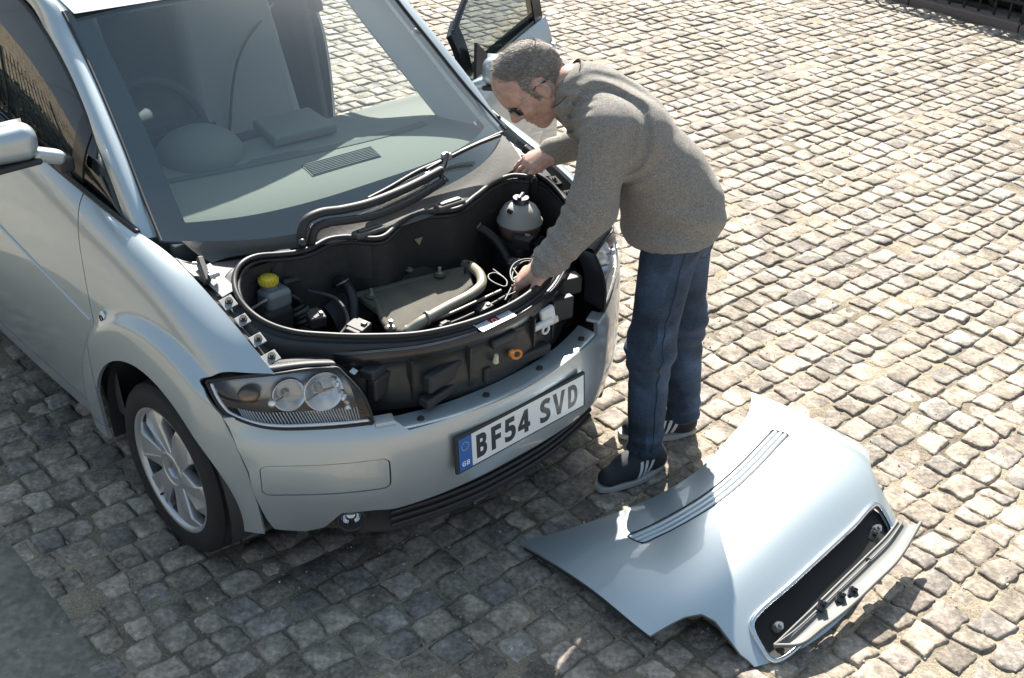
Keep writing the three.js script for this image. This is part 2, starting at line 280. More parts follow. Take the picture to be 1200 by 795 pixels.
{ // grit and crumbs of stone lying in the joints
  const g = new THREE.IcosahedronGeometry(1, 0), n = 5200, im = new THREE.InstancedMesh(g, std(1, 1, 1, 0.9), n), o = new THREE.Object3D(), c = new THREE.Color();
  for (let i = 0; i < n; i++) {
    const a = rnd(), x = a < 0.6 ? rr(-1.4, 1.6) : rr(-1.2, 4), zz = a < 0.6 ? rr(0.0, 2.2) : rr(-3, 2), s = 0.0012 + 0.0035 * Math.pow(rnd(), 4);
    o.position.set(x, 0.001 + rr(-0.004, 0.004), zz); o.rotation.set(rr(0, 6), rr(0, 6), 0); o.scale.set(s * rr(0.8, 1.6), s * rr(0.5, 1), s); o.updateMatrix(); im.setMatrixAt(i, o.matrix);
    const k = rnd() < 0.06 ? 0.7 : rr(0.22, 0.45); im.setColorAt(i, c.setRGB(k, k * 0.96, k * 0.88));
  }
  im.name = 'grit'; im.userData = { kind: 'stuff', label: 'loose grit and small stone crumbs between the setts', category: 'grit' }; im.castShadow = im.receiveShadow = true; scene.add(im);
}
// low kerb, railing and ivy beyond the yard
M.kerb = std(0.20, 0.15, 0.13, 0.85, { bumpMap: withRep(grainT, 3), bumpScale: 0.004 });
M.kerb.userData.box = true;
M.iron = std(0.02, 0.022, 0.024, 0.5, { metalness: 0.3 });
function kerb(name, x, z0, z1, label, side) { const t = thing(name, label, 'kerb', 'edging stones'); const L = 0.9; for (let z = z0, k = 0; z < z1; z += L, k++) mesh('kerb_stone', box(0.14, 0.26, L - 0.008, x, -0.088 + 0.004 * ((k * 7) % 3), z + L / 2, 0.012), M.kerb, t); return t; }
kerb('kerb', 6.68, -9, 4, 'dull reddish stone kerb along the foot of the ivy bed', 1);
kerb('kerb', -3.95, -16, 4, 'dull reddish stone kerb under the tall railing across the tarmac strip', -1);
function railing(name, x, z0, z1, h, gap, label, arch) {
  const t = thing(name, label, 'railing'); const bar = new THREE.CylinderGeometry(0.011, 0.011, h, 6), r = 0.016;
  for (const y of arch ? [0.18, h * 0.55, h * 0.93] : [0.06 + h * 0.28, h]) mesh('rail', box(r * 2, r * 1.4, z1 - z0, x, y, (z0 + z1) / 2, 0.003), M.iron, t);
  for (let z = z0 + gap; z < z1; z += gap) { const b = mesh('bar', bar, M.iron, t); b.position.set(x, h / 2 + 0.05, z); }
  for (let z = z0; z <= z1 + 0.1; z += 1.8) mesh('post', box(0.05, h + 0.08, 0.05, x, h / 2 + 0.04, z, 0.004), M.iron, t);
  if (arch) for (let z = z0 + gap; z < z1 - gap; z += gap * 2) { const a = new THREE.TorusGeometry(gap / 2, 0.007, 6, 12, Math.PI); a.rotateY(Math.PI / 2); const q = mesh('hoop', a, M.iron, t); q.position.set(x, h + 0.05, z + gap / 2); }
}
railing('low_railing', 6.68, -6.3, 2.7, 0.42, 0.12, 'low black iron railing on the kerb in front of ivy', false);
railing('tall_railing', -3.95, -15.5, 1.6, 1.25, 0.14, 'tall black hoop topped railing across the tarmac strip', true);
{
  M.leaf = std(0.045, 0.075, 0.03, 0.6, { side: THREE.DoubleSide });
  const leaf = new THREE.BufferGeometry(); leaf.setAttribute('position', new THREE.Float32BufferAttribute([0, 0, 0, 0.5, 0.12, 0.35, 0.35, 0.05, 1, 0, 0, 1.2, -0.35, 0.05, 1, -0.5, 0.12, 0.35, 0, -0.05, 0.6], 3)); leaf.setIndex([0, 1, 6, 1, 2, 6, 2, 3, 6, 3, 4, 6, 4, 5, 6, 5, 0, 6]); leaf.computeVertexNormals();
  const hedge = (name, x, w, z0, z1, h, n, label) => {
    const t = thing(name, label, 'hedge');
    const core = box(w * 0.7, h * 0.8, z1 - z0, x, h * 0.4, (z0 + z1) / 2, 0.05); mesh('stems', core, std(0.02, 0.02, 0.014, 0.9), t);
    const im = new THREE.InstancedMesh(leaf, M.leaf, n), o = new THREE.Object3D(), c = new THREE.Color();
    for (let i = 0; i < n; i++) { const z = rr(z0, z1), q = rnd(), lump = 0.85 + 0.25 * noise(z * 1.3, x, 3) + 0.15 * noise(z * 4, 1, 3); if (q < 0.45) o.position.set(x + rr(-w / 2, w / 2), h * lump * rr(0.85, 1), z); else o.position.set(x + (q < 0.72 ? -1 : 1) * w / 2 * rr(0.75, 1.05), h * lump * rnd(), z); o.rotation.set(rr(-1, 1), rr(0, 6.3), rr(-1, 1)); const s = rr(0.035, 0.07); o.scale.set(s, s, s); o.updateMatrix(); im.setMatrixAt(i, o.matrix); const k = rr(0.5, 1.5); im.setColorAt(i, c.setRGB(k, k * rr(0.9, 1.1), k * 0.9)); }
    im.name = 'leaves'; im.userData.kind = 'stuff'; im.castShadow = im.receiveShadow = true; t.add(im);
  };
  hedge('ivy_hedge', 7.5, 1.2, -9, 4, 0.9, 9000, 'dark ivy bed behind the low railing at the edge of the yard');
  hedge('privet_hedge', -5.0, 1.0, -16, 4, 0.75, 8000, 'clipped green hedge behind the tall hoop railing');
}
{ // sandstone boundary wall on the far side of the strip (mirrored in the car's side glass)
  const t = thing('garden_wall', 'long pale sandstone wall behind the clipped hedge', 'wall'); const m = std(0.42, 0.36, 0.27, 0.9, { bumpMap: withRep(stoneB, 1), bumpScale: 0.01 });
  for (let k = 0; k < 7; k++) for (let i = 0; i < 40; i++) mesh('stone_block', box(0.3, 0.345, 0.735, -9.5, 0.175 + k * 0.35, -24 + i * 0.75 + (k % 2) * 0.37, 0.015), m, t);
}
// ---------------------------------------------------------------- the car: body shell.  x = the car's left, z = forward, front axle at z = 0
const car = thing('car', 'silver blue hatchback with its bonnet taken off and passenger door open', 'car');
const SEC = [ // z, then [x, y] from the bonnet or window edge down to the sill
  [0.46, [0.664, 0.757], [0.688, 0.728], [0.706, 0.685], [0.716, 0.61], [0.712, 0.52], [0.700, 0.40], [0.680, 0.25]],
  [0.40, [0.669, 0.787], [0.706, 0.752], [0.737, 0.700], [0.750, 0.62], [0.752, 0.52], [0.745, 0.40], [0.730, 0.25]],
  [0.34, [0.673, 0.818], [0.721, 0.777], [0.760, 0.722], [0.777, 0.64], [0.782, 0.52], [0.779, 0.40], [0.765, 0.25]],
  [0.25, [0.677, 0.860], [0.734, 0.826], [0.777, 0.762], [0.797, 0.67], [0.803, 0.54], [0.800, 0.40], [0.785, 0.25]],
  [0.10, [0.680, 0.914], [0.738, 0.886], [0.781, 0.824], [0.803, 0.71], [0.811, 0.56], [0.808, 0.40], [0.795, 0.25]],
  [-0.06, [0.684, 0.953], [0.739, 0.934], [0.782, 0.868], [0.804, 0.74], [0.813, 0.58], [0.812, 0.40], [0.797, 0.24]],
  [-0.20, [0.706, 0.980], [0.748, 0.958], [0.785, 0.888], [0.806, 0.75], [0.815, 0.58], [0.813, 0.40], [0.798, 0.23]],
  [-0.40, [0.727, 1.014], [0.758, 0.982], [0.788, 0.905], [0.808, 0.76], [0.817, 0.58], [0.814, 0.40], [0.798, 0.22]],
  [-0.70, [0.741, 1.066], [0.769, 1.014], [0.792, 0.925], [0.811, 0.77], [0.819, 0.58], [0.815, 0.40], [0.798, 0.21]],
  [-1.10, [0.744, 1.118], [0.771, 1.050], [0.795, 0.950], [0.814, 0.79], [0.822, 0.58], [0.817, 0.40], [0.798, 0.21]],
  [-1.60, [0.735, 1.145], [0.765, 1.072], [0.793, 0.970], [0.814, 0.80], [0.824, 0.58], [0.818, 0.40], [0.798, 0.22]],
  [-2.10, [0.715, 1.158], [0.750, 1.085], [0.783, 0.980], [0.808, 0.80], [0.822, 0.58], [0.818, 0.40], [0.798, 0.23]],
  [-2.60, [0.680, 1.165], [0.715, 1.090], [0.748, 0.980], [0.772, 0.80], [0.780, 0.58], [0.772, 0.40], [0.750, 0.26]],
  [-2.95, [0.640, 1.165], [0.670, 1.085], [0.695, 0.970], [0.715, 0.80], [0.720, 0.58], [0.712, 0.40], [0.690, 0.28]],
];
const flare = (y, z, zc) => { const e = z - zc, d = Math.hypot(e * 0.97, (y - 0.30) * 0.98); return 0.030 * (1 - ss(0.452, 0.498, d)) * (1 - ss(0.20, 0.38, e)); };
const zOfU = natSpline(SEC.map((s) => s[0]));
function sideGrid(nu, nv) {
  const rows = []; for (let k = 1; k <= 7; k++) rows.push(SEC.map((s) => [-s[k][0], s[k][1], s[0]]));
  const P = patch(rows);
  return gridGeo((u) => { const f = P(u); return (v) => { const q = f(v); q[0] -= flare(q[1], q[2], 0.03) + flare(q[1], q[2], -2.405); q[0] -= 0.0; return q; }; }, nu, nv);
}
const sideMaster = flip(sideGrid(420, 110)); sideMaster.computeVertexNormals();
{ // make sure that normals point outwards (x negative)
  const N = sideMaster.attributes.normal; let s = 0; for (let i = 0; i < N.count; i++) s += N.getX(i); if (s > 0) flip(sideMaster);
}
const lineZ = (pts) => (y) => { for (let i = 0; i < pts.length - 1; i++) { const [y0, z0] = pts[i], [y1, z1] = pts[i + 1]; if ((y <= y0 && y >= y1) || i === pts.length - 2 || (i === 0 && y > y0)) return mix(z0, z1, (y - y0) / (y1 - y0)); } };
const SHUT = lineZ([[0.80, 0.215], [0.73, 0.264], [0.702, 0.289], [0.676, 0.314], [0.655, 0.334], [0.58, 0.364], [0.48, 0.388], [0.36, 0.398], [0.2, 0.398]]);          // wing to bumper
const DOORF = lineZ([[1.12, -0.475], [1.05, -0.452], [0.95, -0.415], [0.82, -0.372], [0.66, -0.338], [0.45, -0.335], [0.2, -0.345]]);                 // wing to front door
const DOORR = -1.34, GAP = 0.0022;
const HLTOP = (x) => { const t = clamp((-x - 0.655) / 0.132, 0, 1); return mix(0.772, 0.729, t); };                                 // the headlamp's upper edge
const arch = (y, z, zc, r) => Math.hypot(z - zc, y - 0.30) - r;
const wingClip = (x, y, z) => Math.min(z - DOORF(y) - GAP, arch(y, z, 0, 0.352), mix(SHUT(y) - GAP - z, (x + 0.787) * 1.31 - (z - 0.264) - GAP, ss(0.715, 0.75, y)), y - 0.24, Math.max(0.72 - y, 1) );
const wing = hem(clip(sideMaster, wingClip), 0.012);
const door = hem(clip(sideMaster, (x, y, z) => Math.min(DOORF(y) - GAP - z, z - DOORR - GAP, y - 0.27)), 0.012);
const rearSide = hem(clip(sideMaster, (x, y, z) => Math.min(DOORR - GAP - z, arch(y, z, -2.405, 0.352), y - 0.27)), 0.012);
const sill = hem(clip(sideMaster, (x, y, z) => Math.min(0.265 - y, arch(y, z, 0, 0.352), arch(y, z, -2.405, 0.352), -0.1 - z)), 0.012);
for (const s of [1, -1]) {
  const q = (g) => (s === 1 ? g : mirrorX(g));
  mesh('front_wing', q(wing), M.paint, car); mesh('rear_side_panel', q(rearSide), M.paint, car); mesh('sill', q(sill), M.paint, car);
}
const doorR = part('front_door', car, 'closed silver front door on the driver side'); mesh('door_skin', door, M.paint, doorR);
{ // thin pressed line along the door
  const pts = []; for (let i = 0; i <= 12; i++) { const z = mix(-0.36, -1.38, i / 12); pts.push([-0.8145 - 0.004 * (i / 12), 0.652 + (-0.36 - z) * 0.16, z]); }
  mesh('moulding', tube(pts, 0.005, { seg: 40, rad: 6 }), M.paint, doorR);
}
// wheel housings: dark liners
for (const zc of [0, -2.405]) for (const s of [-1, 1]) {
  const g = new THREE.CylinderGeometry(0.352, 0.352, 0.34, 40, 1, true, 0, Math.PI * 2); g.rotateZ(Math.PI / 2); g.translate(s * 0.64, 0.30, zc);
  const g2 = clip(mergeVertices(g), (x, y, z) => y - 0.22); mesh('wheel_liner', g2, M.blackPlastic, car);
  const d = new THREE.CircleGeometry(0.352, 40); d.rotateY(s * Math.PI / 2); d.translate(s * 0.472, 0.30, zc); mesh('wheel_liner', d, M.blackPlastic, car);
}
mesh('underbody', box(1.0, 0.10, 3.1, 0, 0.24, -1.2, 0.03), M.dark, car);
// ---- bumper
const PLAN = { // [x, z] from the middle round to the wheel
  '0.600': [[0, 0.664], [0.13, 0.659], [0.26, 0.640], [0.40, 0.602], [0.50, 0.555], [0.60, 0.488], [0.70, 0.414], [0.779, 0.358], [0.806, 0.305], [0.814, 0.24]],
  '0.560': [[0, 0.680], [0.13, 0.676], [0.26, 0.660], [0.40, 0.624], [0.50, 0.577], [0.60, 0.510], [0.70, 0.433], [0.776, 0.370], [0.804, 0.308], [0.815, 0.24]],
  '0.500': [[0, 0.683], [0.13, 0.680], [0.26, 0.668], [0.40, 0.634], [0.50, 0.588], [0.60, 0.523], [0.70, 0.443], [0.772, 0.374], [0.804, 0.308], [0.818, 0.24]],
  '0.430': [[0, 0.685], [0.13, 0.682], [0.26, 0.670], [0.40, 0.637], [0.50, 0.592], [0.60, 0.527], [0.70, 0.446], [0.772, 0.376], [0.804, 0.308], [0.818, 0.24]],
  '0.360': [[0, 0.682], [0.13, 0.679], [0.26, 0.665], [0.40, 0.632], [0.50, 0.587], [0.60, 0.520], [0.695, 0.441], [0.766, 0.374], [0.798, 0.308], [0.810, 0.24]],
  '0.280': [[0, 0.667], [0.13, 0.664], [0.26, 0.649], [0.395, 0.614], [0.49, 0.569], [0.585, 0.503], [0.678, 0.430], [0.748, 0.368], [0.782, 0.305], [0.795, 0.24]],
  '0.200': [[0, 0.640], [0.13, 0.637], [0.255, 0.622], [0.385, 0.589], [0.475, 0.546], [0.567, 0.482], [0.658, 0.411], [0.727, 0.351], [0.762, 0.292], [0.776, 0.23]],
};
function bumperGrid(off = 0, y1 = 0.62, y0 = 0.28, nu = 260, nv = 70) {
  const ys = Object.keys(PLAN).map(Number).sort((a, b) => b - a), rows = ys.map((y) => PLAN[y.toFixed(3)].slice().reverse().map(([x, z]) => [-x, y, z]).concat(PLAN[y.toFixed(3)].slice(1).map(([x, z]) => [x, y, z])));
  const P = patch(rows), sy = natSpline(ys), tOf = (y) => { let a = -0.2, b = 1.2; for (let i = 0; i < 40; i++) { const m = (a + b) / 2; sy(m) > y ? (a = m) : (b = m); } return (a + b) / 2; };
  const t1 = tOf(y1), t0 = tOf(y0);
  const g = gridGeo((u) => { const f = P(u); return (v) => f(mix(t1, t0, v)); }, nu, nv);
  let s = 0; const N = g.attributes.normal; for (let i = 0; i < N.count; i++) s += N.getZ(i); if (s < 0) flip(g);
  if (off) { const p = g.attributes.position; for (let i = 0; i < p.count; i++) p.setXYZ(i, p.getX(i) + N.getX(i) * off, p.getY(i) + N.getY(i) * off, p.getZ(i) + N.getZ(i) * off); }
  return g;
}
const bumperTop = (x) => { x = Math.abs(x); return x < 0.385 ? 0.572 : x < 0.41 ? mix(0.572, 0.604, (x - 0.385) / 0.025) : x < 0.62 ? 0.604 : x < 0.71 ? mix(0.604, 0.616, (x - 0.62) / 0.09) : mix(0.616, 0.655, clamp((x - 0.71) / 0.068, 0, 1)); };
const bumperBot = (x) => { x = Math.abs(x); const K = [[0, 0.322], [0.2, 0.319], [0.43, 0.308], [0.485, 0.318], [0.562, 0.318], [0.590, 0.252], [0.63, 0.234], [0.69, 0.248], [0.74, 0.270], [0.80, 0.292], [1, 0.3]]; for (let i = 0; i < K.length - 1; i++) if (x <= K[i + 1][0]) return mix(K[i][1], K[i + 1][1], (x - K[i][0]) / (K[i + 1][0] - K[i][0])); return 0.3; };
const bump = part('front_bumper', car, 'silver blue front bumper');
const inStrip = (x, y) => { const cx = 0.592, hw = 0.146, cy = 0.4515, hh = 0.0515, r = 0.02, qx = Math.abs(Math.abs(x) - cx) - hw + r, qy = Math.abs(y - cy) - hh + r; return r - Math.hypot(Math.max(qx, 0), Math.max(qy, 0)) - Math.min(Math.max(qx, qy), 0); };   // inset moulding at each corner
{
  const full = bumperGrid(0, 0.67, 0.215, 320, 120);
  const keep = (x, y, z) => Math.min(bumperTop(x) - y, y - bumperBot(x), SHUT(y) === undefined ? 1 : z - SHUT(y) - GAP + (Math.abs(x) < 0.6 ? 1 : 0));
  const skin = clip(clip(full, keep), (x, y, z) => -inStrip(x, y));
  mesh('bumper_skin', hem(skin, 0.014), M.paint, bump);
  const off = bumperGrid(-0.002, 0.67, 0.285, 320, 110);
  for (const s of [-1, 1]) mesh('bumper_moulding', hem(clip(clip(off, (x, y, z) => Math.min(x * s, inStrip(x, y) - 0.0028)), (x, y, z) => z - SHUT(y) - GAP), 0.01), M.paint, bump);
  mesh('bumper_core', clip(bumperGrid(-0.02, 0.60, 0.24, 120, 24), (x, y, z) => Math.min(bumperTop(x) - 0.01 - y, y - bumperBot(x), z - SHUT(y) - 0.01)), M.blackPlastic, bump);
  // ledge on top of the bumper, between the lamps
  const rows = []; for (const [dz, y] of [[0, 0.572], [-0.012, 0.5745], [-0.04, 0.5735], [-0.075, 0.571]]) { const r = []; for (let i = 0; i <= 16; i++) { const x = mix(-0.388, 0.388, i / 16), P = natSpline([0.6075, 0.640, 0.6625, 0.6735, 0.6775, 0.6735, 0.6625, 0.640, 0.6075]); r.push([x, y, P(i / 16) + 0.0 + dz + 0.006]); } rows.push(r); }
  const led = surf(rows, 80, 12); if (led.attributes.normal.getY(100) < 0) flip(led); mesh('bumper_ledge', hem(led, 0.01), M.paint, bump);
  for (const s of [-1, 1]) mesh('bumper_shoulder', box(0.06, 0.012, 0.05, s * 0.430, 0.598, 0.572, 0.005, [0, s * 0.42, 0]), M.paint, bump);
  for (const [x, z] of [[-0.327, 0.608], [-0.109, 0.642], [0.109, 0.642], [0.327, 0.608]]) { mesh('bolt', merge([cyl(0.010, 0.011, 0.006, x, 0.577, z, 18), cyl(0.005, 0.005, 0.004, x, 0.581, z, 6)]), M.blackPlastic, bump); }
  // lower grille and splitter
  const low = []; for (const [y, dz, sx] of [[0.345, -0.026, 1], [0.29, -0.036, 1], [0.25, -0.045, 0.985], [0.20, -0.040, 0.98], [0.180, -0.05, 0.97], [0.174, -0.14, 0.93]]) low.push(PLAN['0.280'].slice().reverse().map(([x, z]) => [-x * sx, y, z + dz]).concat(PLAN['0.280'].slice(1).map(([x, z]) => [x * sx, y, z + dz])));
  const lg = surf(low, 160, 30); if (lg.attributes.normal.getZ(2000) < 0) flip(lg); { const p = lg.attributes.position; for (let i = 0; i < p.count; i++) { const t = ss(0.40, 0.60, Math.abs(p.getX(i))); p.setY(i, mix(p.getY(i), 0.25 + (p.getY(i) - 0.25) * 0.45, t)); p.setZ(i, p.getZ(i) - 0.012 * t); } lg.computeVertexNormals(); }
  mesh('splitter', clip(lg, (x, y, z) => 0.60 - Math.abs(x)), M.blackPlastic, bump);
  const slatPts = (y, off) => { const r = []; for (let i = 0; i <= 24; i++) { const x = mix(-0.42, 0.42, i / 24), a = natSpline([0.602, 0.640, 0.662, 0.667, 0.662, 0.640, 0.602]); r.push([x, y, a(i / 24) + off]); } return r; };
  for (const y of [0.30, 0.276, 0.252, 0.228]) mesh('slat', tube(slatPts(y, -0.016), 0.0075, { seg: 50, rad: 6 }), M.blackPlastic, bump);
  for (const s of [-1, 1]) { // fog lamps
    const f = part('fog_lamp', bump), n = V(s * 0.52, -0.05, 0.85).normalize(), o = V(s * 0.532, 0.276, 0.540), q = new THREE.Quaternion().setFromUnitVectors(V(0, 1, 0), n);
    const put = (g) => { g.applyQuaternion(q); g.translate(o.x, o.y, o.z); return g; };
    mesh('bezel', put(lathe([[0.029, -0.02], [0.033, 0.0], [0.041, 0.003], [0.045, -0.006], [0.047, -0.03]], 40)), M.blackPlastic, f);
    mesh('reflector', put(lathe([[0, -0.045], [0.014, -0.042], [0.026, -0.03], [0.034, -0.006]], 32)), M.chrome, f);
    mesh('lens', put(lathe([[0, 0.006], [0.02, 0.004], [0.034, -0.003]], 32)), M.lens, f);
  }
}
// ---- number plate
{
  const c = document.createElement('canvas'); c.width = 1040; c.height = 222; const x = c.getContext('2d');
  x.fillStyle = '#e9eae6'; x.fillRect(0, 0, 1040, 222); x.fillStyle = '#1d5fae'; x.fillRect(0, 0, 100, 222);
  x.fillStyle = '#f2f4f4'; x.font = 'bold 46px sans-serif'; x.textAlign = 'center'; x.fillText('GB', 50, 196);
  x.fillStyle = '#d9c64a'; for (let k = 0; k < 12; k++) { x.beginPath(); x.arc(50 + 27 * Math.sin(k * Math.PI / 6), 62 - 27 * Math.cos(k * Math.PI / 6), 3.4, 0, 7); x.fill(); }
  x.fillStyle = '#15171a'; x.font = 'bold 214px sans-serif'; x.textAlign = 'left';
  const put = (s, x0, w) => { const m = x.measureText(s).width; x.save(); x.translate(x0, 186); x.scale(w / m, 1); x.lineWidth = 9; x.strokeStyle = '#15171a'; x.strokeText(s, 0, 0); x.fillText(s, 0, 0); x.restore(); };
  [...'BF54'].forEach((ch, k) => put(ch, 124 + k * 116, 98)); [...'SVD'].forEach((ch, k) => put(ch, 650 + k * 120, 100));
  const t = new THREE.CanvasTexture(c); t.colorSpace = THREE.SRGBColorSpace; t.anisotropy = 8;
  const pl = part('number_plate', car); pl.position.set(0, 0.456, 0.690); pl.rotation.x = -0.087;
  mesh('plate_holder', box(0.536, 0.124, 0.012, 0, 0, -0.004, 0.004), M.blackPlastic, pl);
  const g = new THREE.PlaneGeometry(0.516, 0.108); g.translate(0, 0, 0.0035); mesh('plate_face', g, phy(1, 1, 1, 0.35, { map: t, clearcoat: 0.6, clearcoatRoughness: 0.1 }), pl);
}
// ---- pillars, roof, rear
const POUT = [[32, 0], [50, 27], [67, 67], [87, 110], [110, 160], [133, 217], [147, 263]], POUTX = [-0.612, -0.620, -0.632, -0.649, -0.669, -0.690, -0.706];
const pinF = smooth3([[-0.578, 1.480, -0.790], [-0.570, 1.437, -0.745], [-0.573, 1.366, -0.650], [-0.589, 1.279, -0.538], [-0.609, 1.180, -0.412], [-0.631, 1.089, -0.298], [-0.660, 0.979, -0.172]], 3), poutF = smooth3(POUT.map(([u, v], i) => px(u, v, 'x', POUTX[i])), 3);
const pin = [], pout = []; for (let i = 0; i <= 8; i++) { const t = mix(0.04, 1.09, i / 8); pin.push(pinF(t)); pout.push(poutF(t)); }
const arcBack = [[-2.75, 1.22], [-2.3, 1.40], [-1.8, 1.505], [-1.35, 1.545], [-1.05, 1.535]];                    // z, y of the roof rail
const railIn = resample(arcBack.map(([z, y]) => [-0.560 + (z < -2 ? (-2 - z) * 0.03 : 0), y + 0.012, z]).concat(pin), 30), railOut = resample(arcBack.map(([z, y]) => [-0.618 + (z < -2 ? (-2 - z) * 0.04 : 0), y - 0.055, z]).concat(pout), 30);
const railMid = railIn.map((a, i) => { const b = railOut[i]; return [(a[0] + b[0]) / 2 - 0.012, (a[1] + b[1]) / 2 + 0.014, (a[2] + b[2]) / 2 + 0.008]; });
const railG = surf([railIn, railMid, railOut], 160, 14); { const N = railG.attributes.normal; let s = 0; for (let i = 0; i < N.count; i++) s += N.getY(i); if (s < 0) flip(railG); }
const pillarG = hem(clip(railG, (x, y, z) => (z < -0.3 ? 1 : y - 0.962)), 0.02);
for (const s of [1, -1]) mesh('roof_rail', s === 1 ? pillarG : mirrorX(pillarG), M.paint, car);
const WS_TOP = { y: [1.448, 1.470, 1.478, 1.470, 1.448], z: [-0.752, -0.652, -0.62, -0.652, -0.752] };
{
  const rows = [], ks = [0, 0.12, 0.45, 0.8, 1];
  for (const k of ks) { const r = []; for (let i = 0; i <= 8; i++) { const t = i / 8, x = mix(-0.57, 0.57, t), zf = natSpline(WS_TOP.z)(t) - 0.012, yf = natSpline(WS_TOP.y)(t) + 0.003; const z = mix(zf, -2.72, k), side = 1 - Math.pow(2 * t - 1, 2); r.push([x, k === 0 ? yf : natSpline([yf, 1.548, 1.557, 1.48, 1.235])(k) + (k > 0.0 ? 0.018 * side : 0) * (k < 0.9 ? 1 : 0.5), z]); } rows.push(r); }
  const g = surf(rows, 40, 60); if (g.attributes.normal.getY(900) < 0) flip(g); mesh('roof', hem(g, 0.015), M.paint, car);
  // tailgate
  const tg = [[[-0.58, 1.235, -2.72], [0, 1.25, -2.75], [0.58, 1.235, -2.72]], [[-0.63, 1.0, -2.93], [0, 1.0, -3.0], [0.63, 1.0, -2.93]], [[-0.68, 0.6, -2.98], [0, 0.6, -3.06], [0.68, 0.6, -2.98]], [[-0.66, 0.28, -2.95], [0, 0.28, -3.02], [0.66, 0.28, -2.95]]];
  mesh('tailgate', surf(tg, 24, 24), M.paint, car);
}
// ---- windscreen
const WL = [[0.566, 1.448, -0.752], [0.570, 1.385, -0.675], [0.583, 1.300, -0.567], [0.600, 1.220, -0.463], [0.619, 1.135, -0.356], [0.641, 1.050, -0.247], [0.667, 0.962, -0.118]];
const WC = [[0, 1.478, -0.62], [0, 1.425, -0.53], [0, 1.35, -0.415], [0, 1.265, -0.30], [0, 1.165, -0.175], [0, 1.055, -0.045], [0, 0.940, 0.088]];
const wsRow = (i, e = 0) => { const a = WL[i], c = WC[i], r = []; for (let k = -4; k <= 4; k++) { const t = Math.abs(k) / 4, w = Math.pow(t, mix(2.1, 2.7, i / 6)); r.push([Math.sign(k) * a[0] * t, mix(c[1], a[1], w), mix(c[2], a[2], w)]); } return r; };
const wsF = patch(WL.map((_, i) => wsRow(i)));
const wsG = gridGeo(wsF, 160, 120); { const N = wsG.attributes.normal; if (N.getY(8000) < 0) flip(wsG); }
const wsUV = (g, f) => g;
const windscreen = part('windscreen', car);
{
  mesh('windscreen_glass', wsG, M.glass, windscreen);
  // black printed border behind the glass
  const b = gridGeo((u) => { const f = wsF(u); return (v) => f(v); }, 160, 120); const P = b.attributes.position, N = wsG.attributes.normal, uvb = b.attributes.uv;
  b.computeVertexNormals(); const nn = b.attributes.normal; const sg = nn.getY(8000) < 0 ? 1 : -1;
  for (let i = 0; i < P.count; i++) P.setXYZ(i, P.getX(i) + sg * nn.getX(i) * 0.009, P.getY(i) + sg * nn.getY(i) * 0.009, P.getZ(i) + sg * nn.getZ(i) * 0.009);
  const keep = []; const ixs = b.index.array; const U = (i) => uvb.getX(i), VV = (i) => uvb.getY(i);
  // clip needs positions: store uv in a lookup keyed by position
  const inner = (u, v) => Math.min(u - 0.052, 0.948 - u, v - 0.05, 0.905 + 0.03 * Math.pow(2 * u - 1, 2) - v);
  const map = new Map(); const key = (x, y, z) => `${Math.fround(x)},${Math.fround(y)},${Math.fround(z)}`; for (let i = 0; i < P.count; i++) map.set(key(P.getX(i), P.getY(i), P.getZ(i)), inner(U(i), VV(i)));
  mesh('black_border', clip(b, (x, y, z) => -map.get(key(x, y, z))), M.frit, windscreen);
  const pts = []; for (let i = 0; i <= 20; i++) pts.push(wsF(1)(i / 20)); const trim = tube(pts.map(([x, y, z]) => [x + 0.004, y + 0.002, z]), 0.005, { seg: 50, rad: 6 }); mesh('trim', trim, M.blackPlastic, windscreen); mesh('trim', mirrorX(mergeVertices(trim)), M.blackPlastic, windscreen);
}
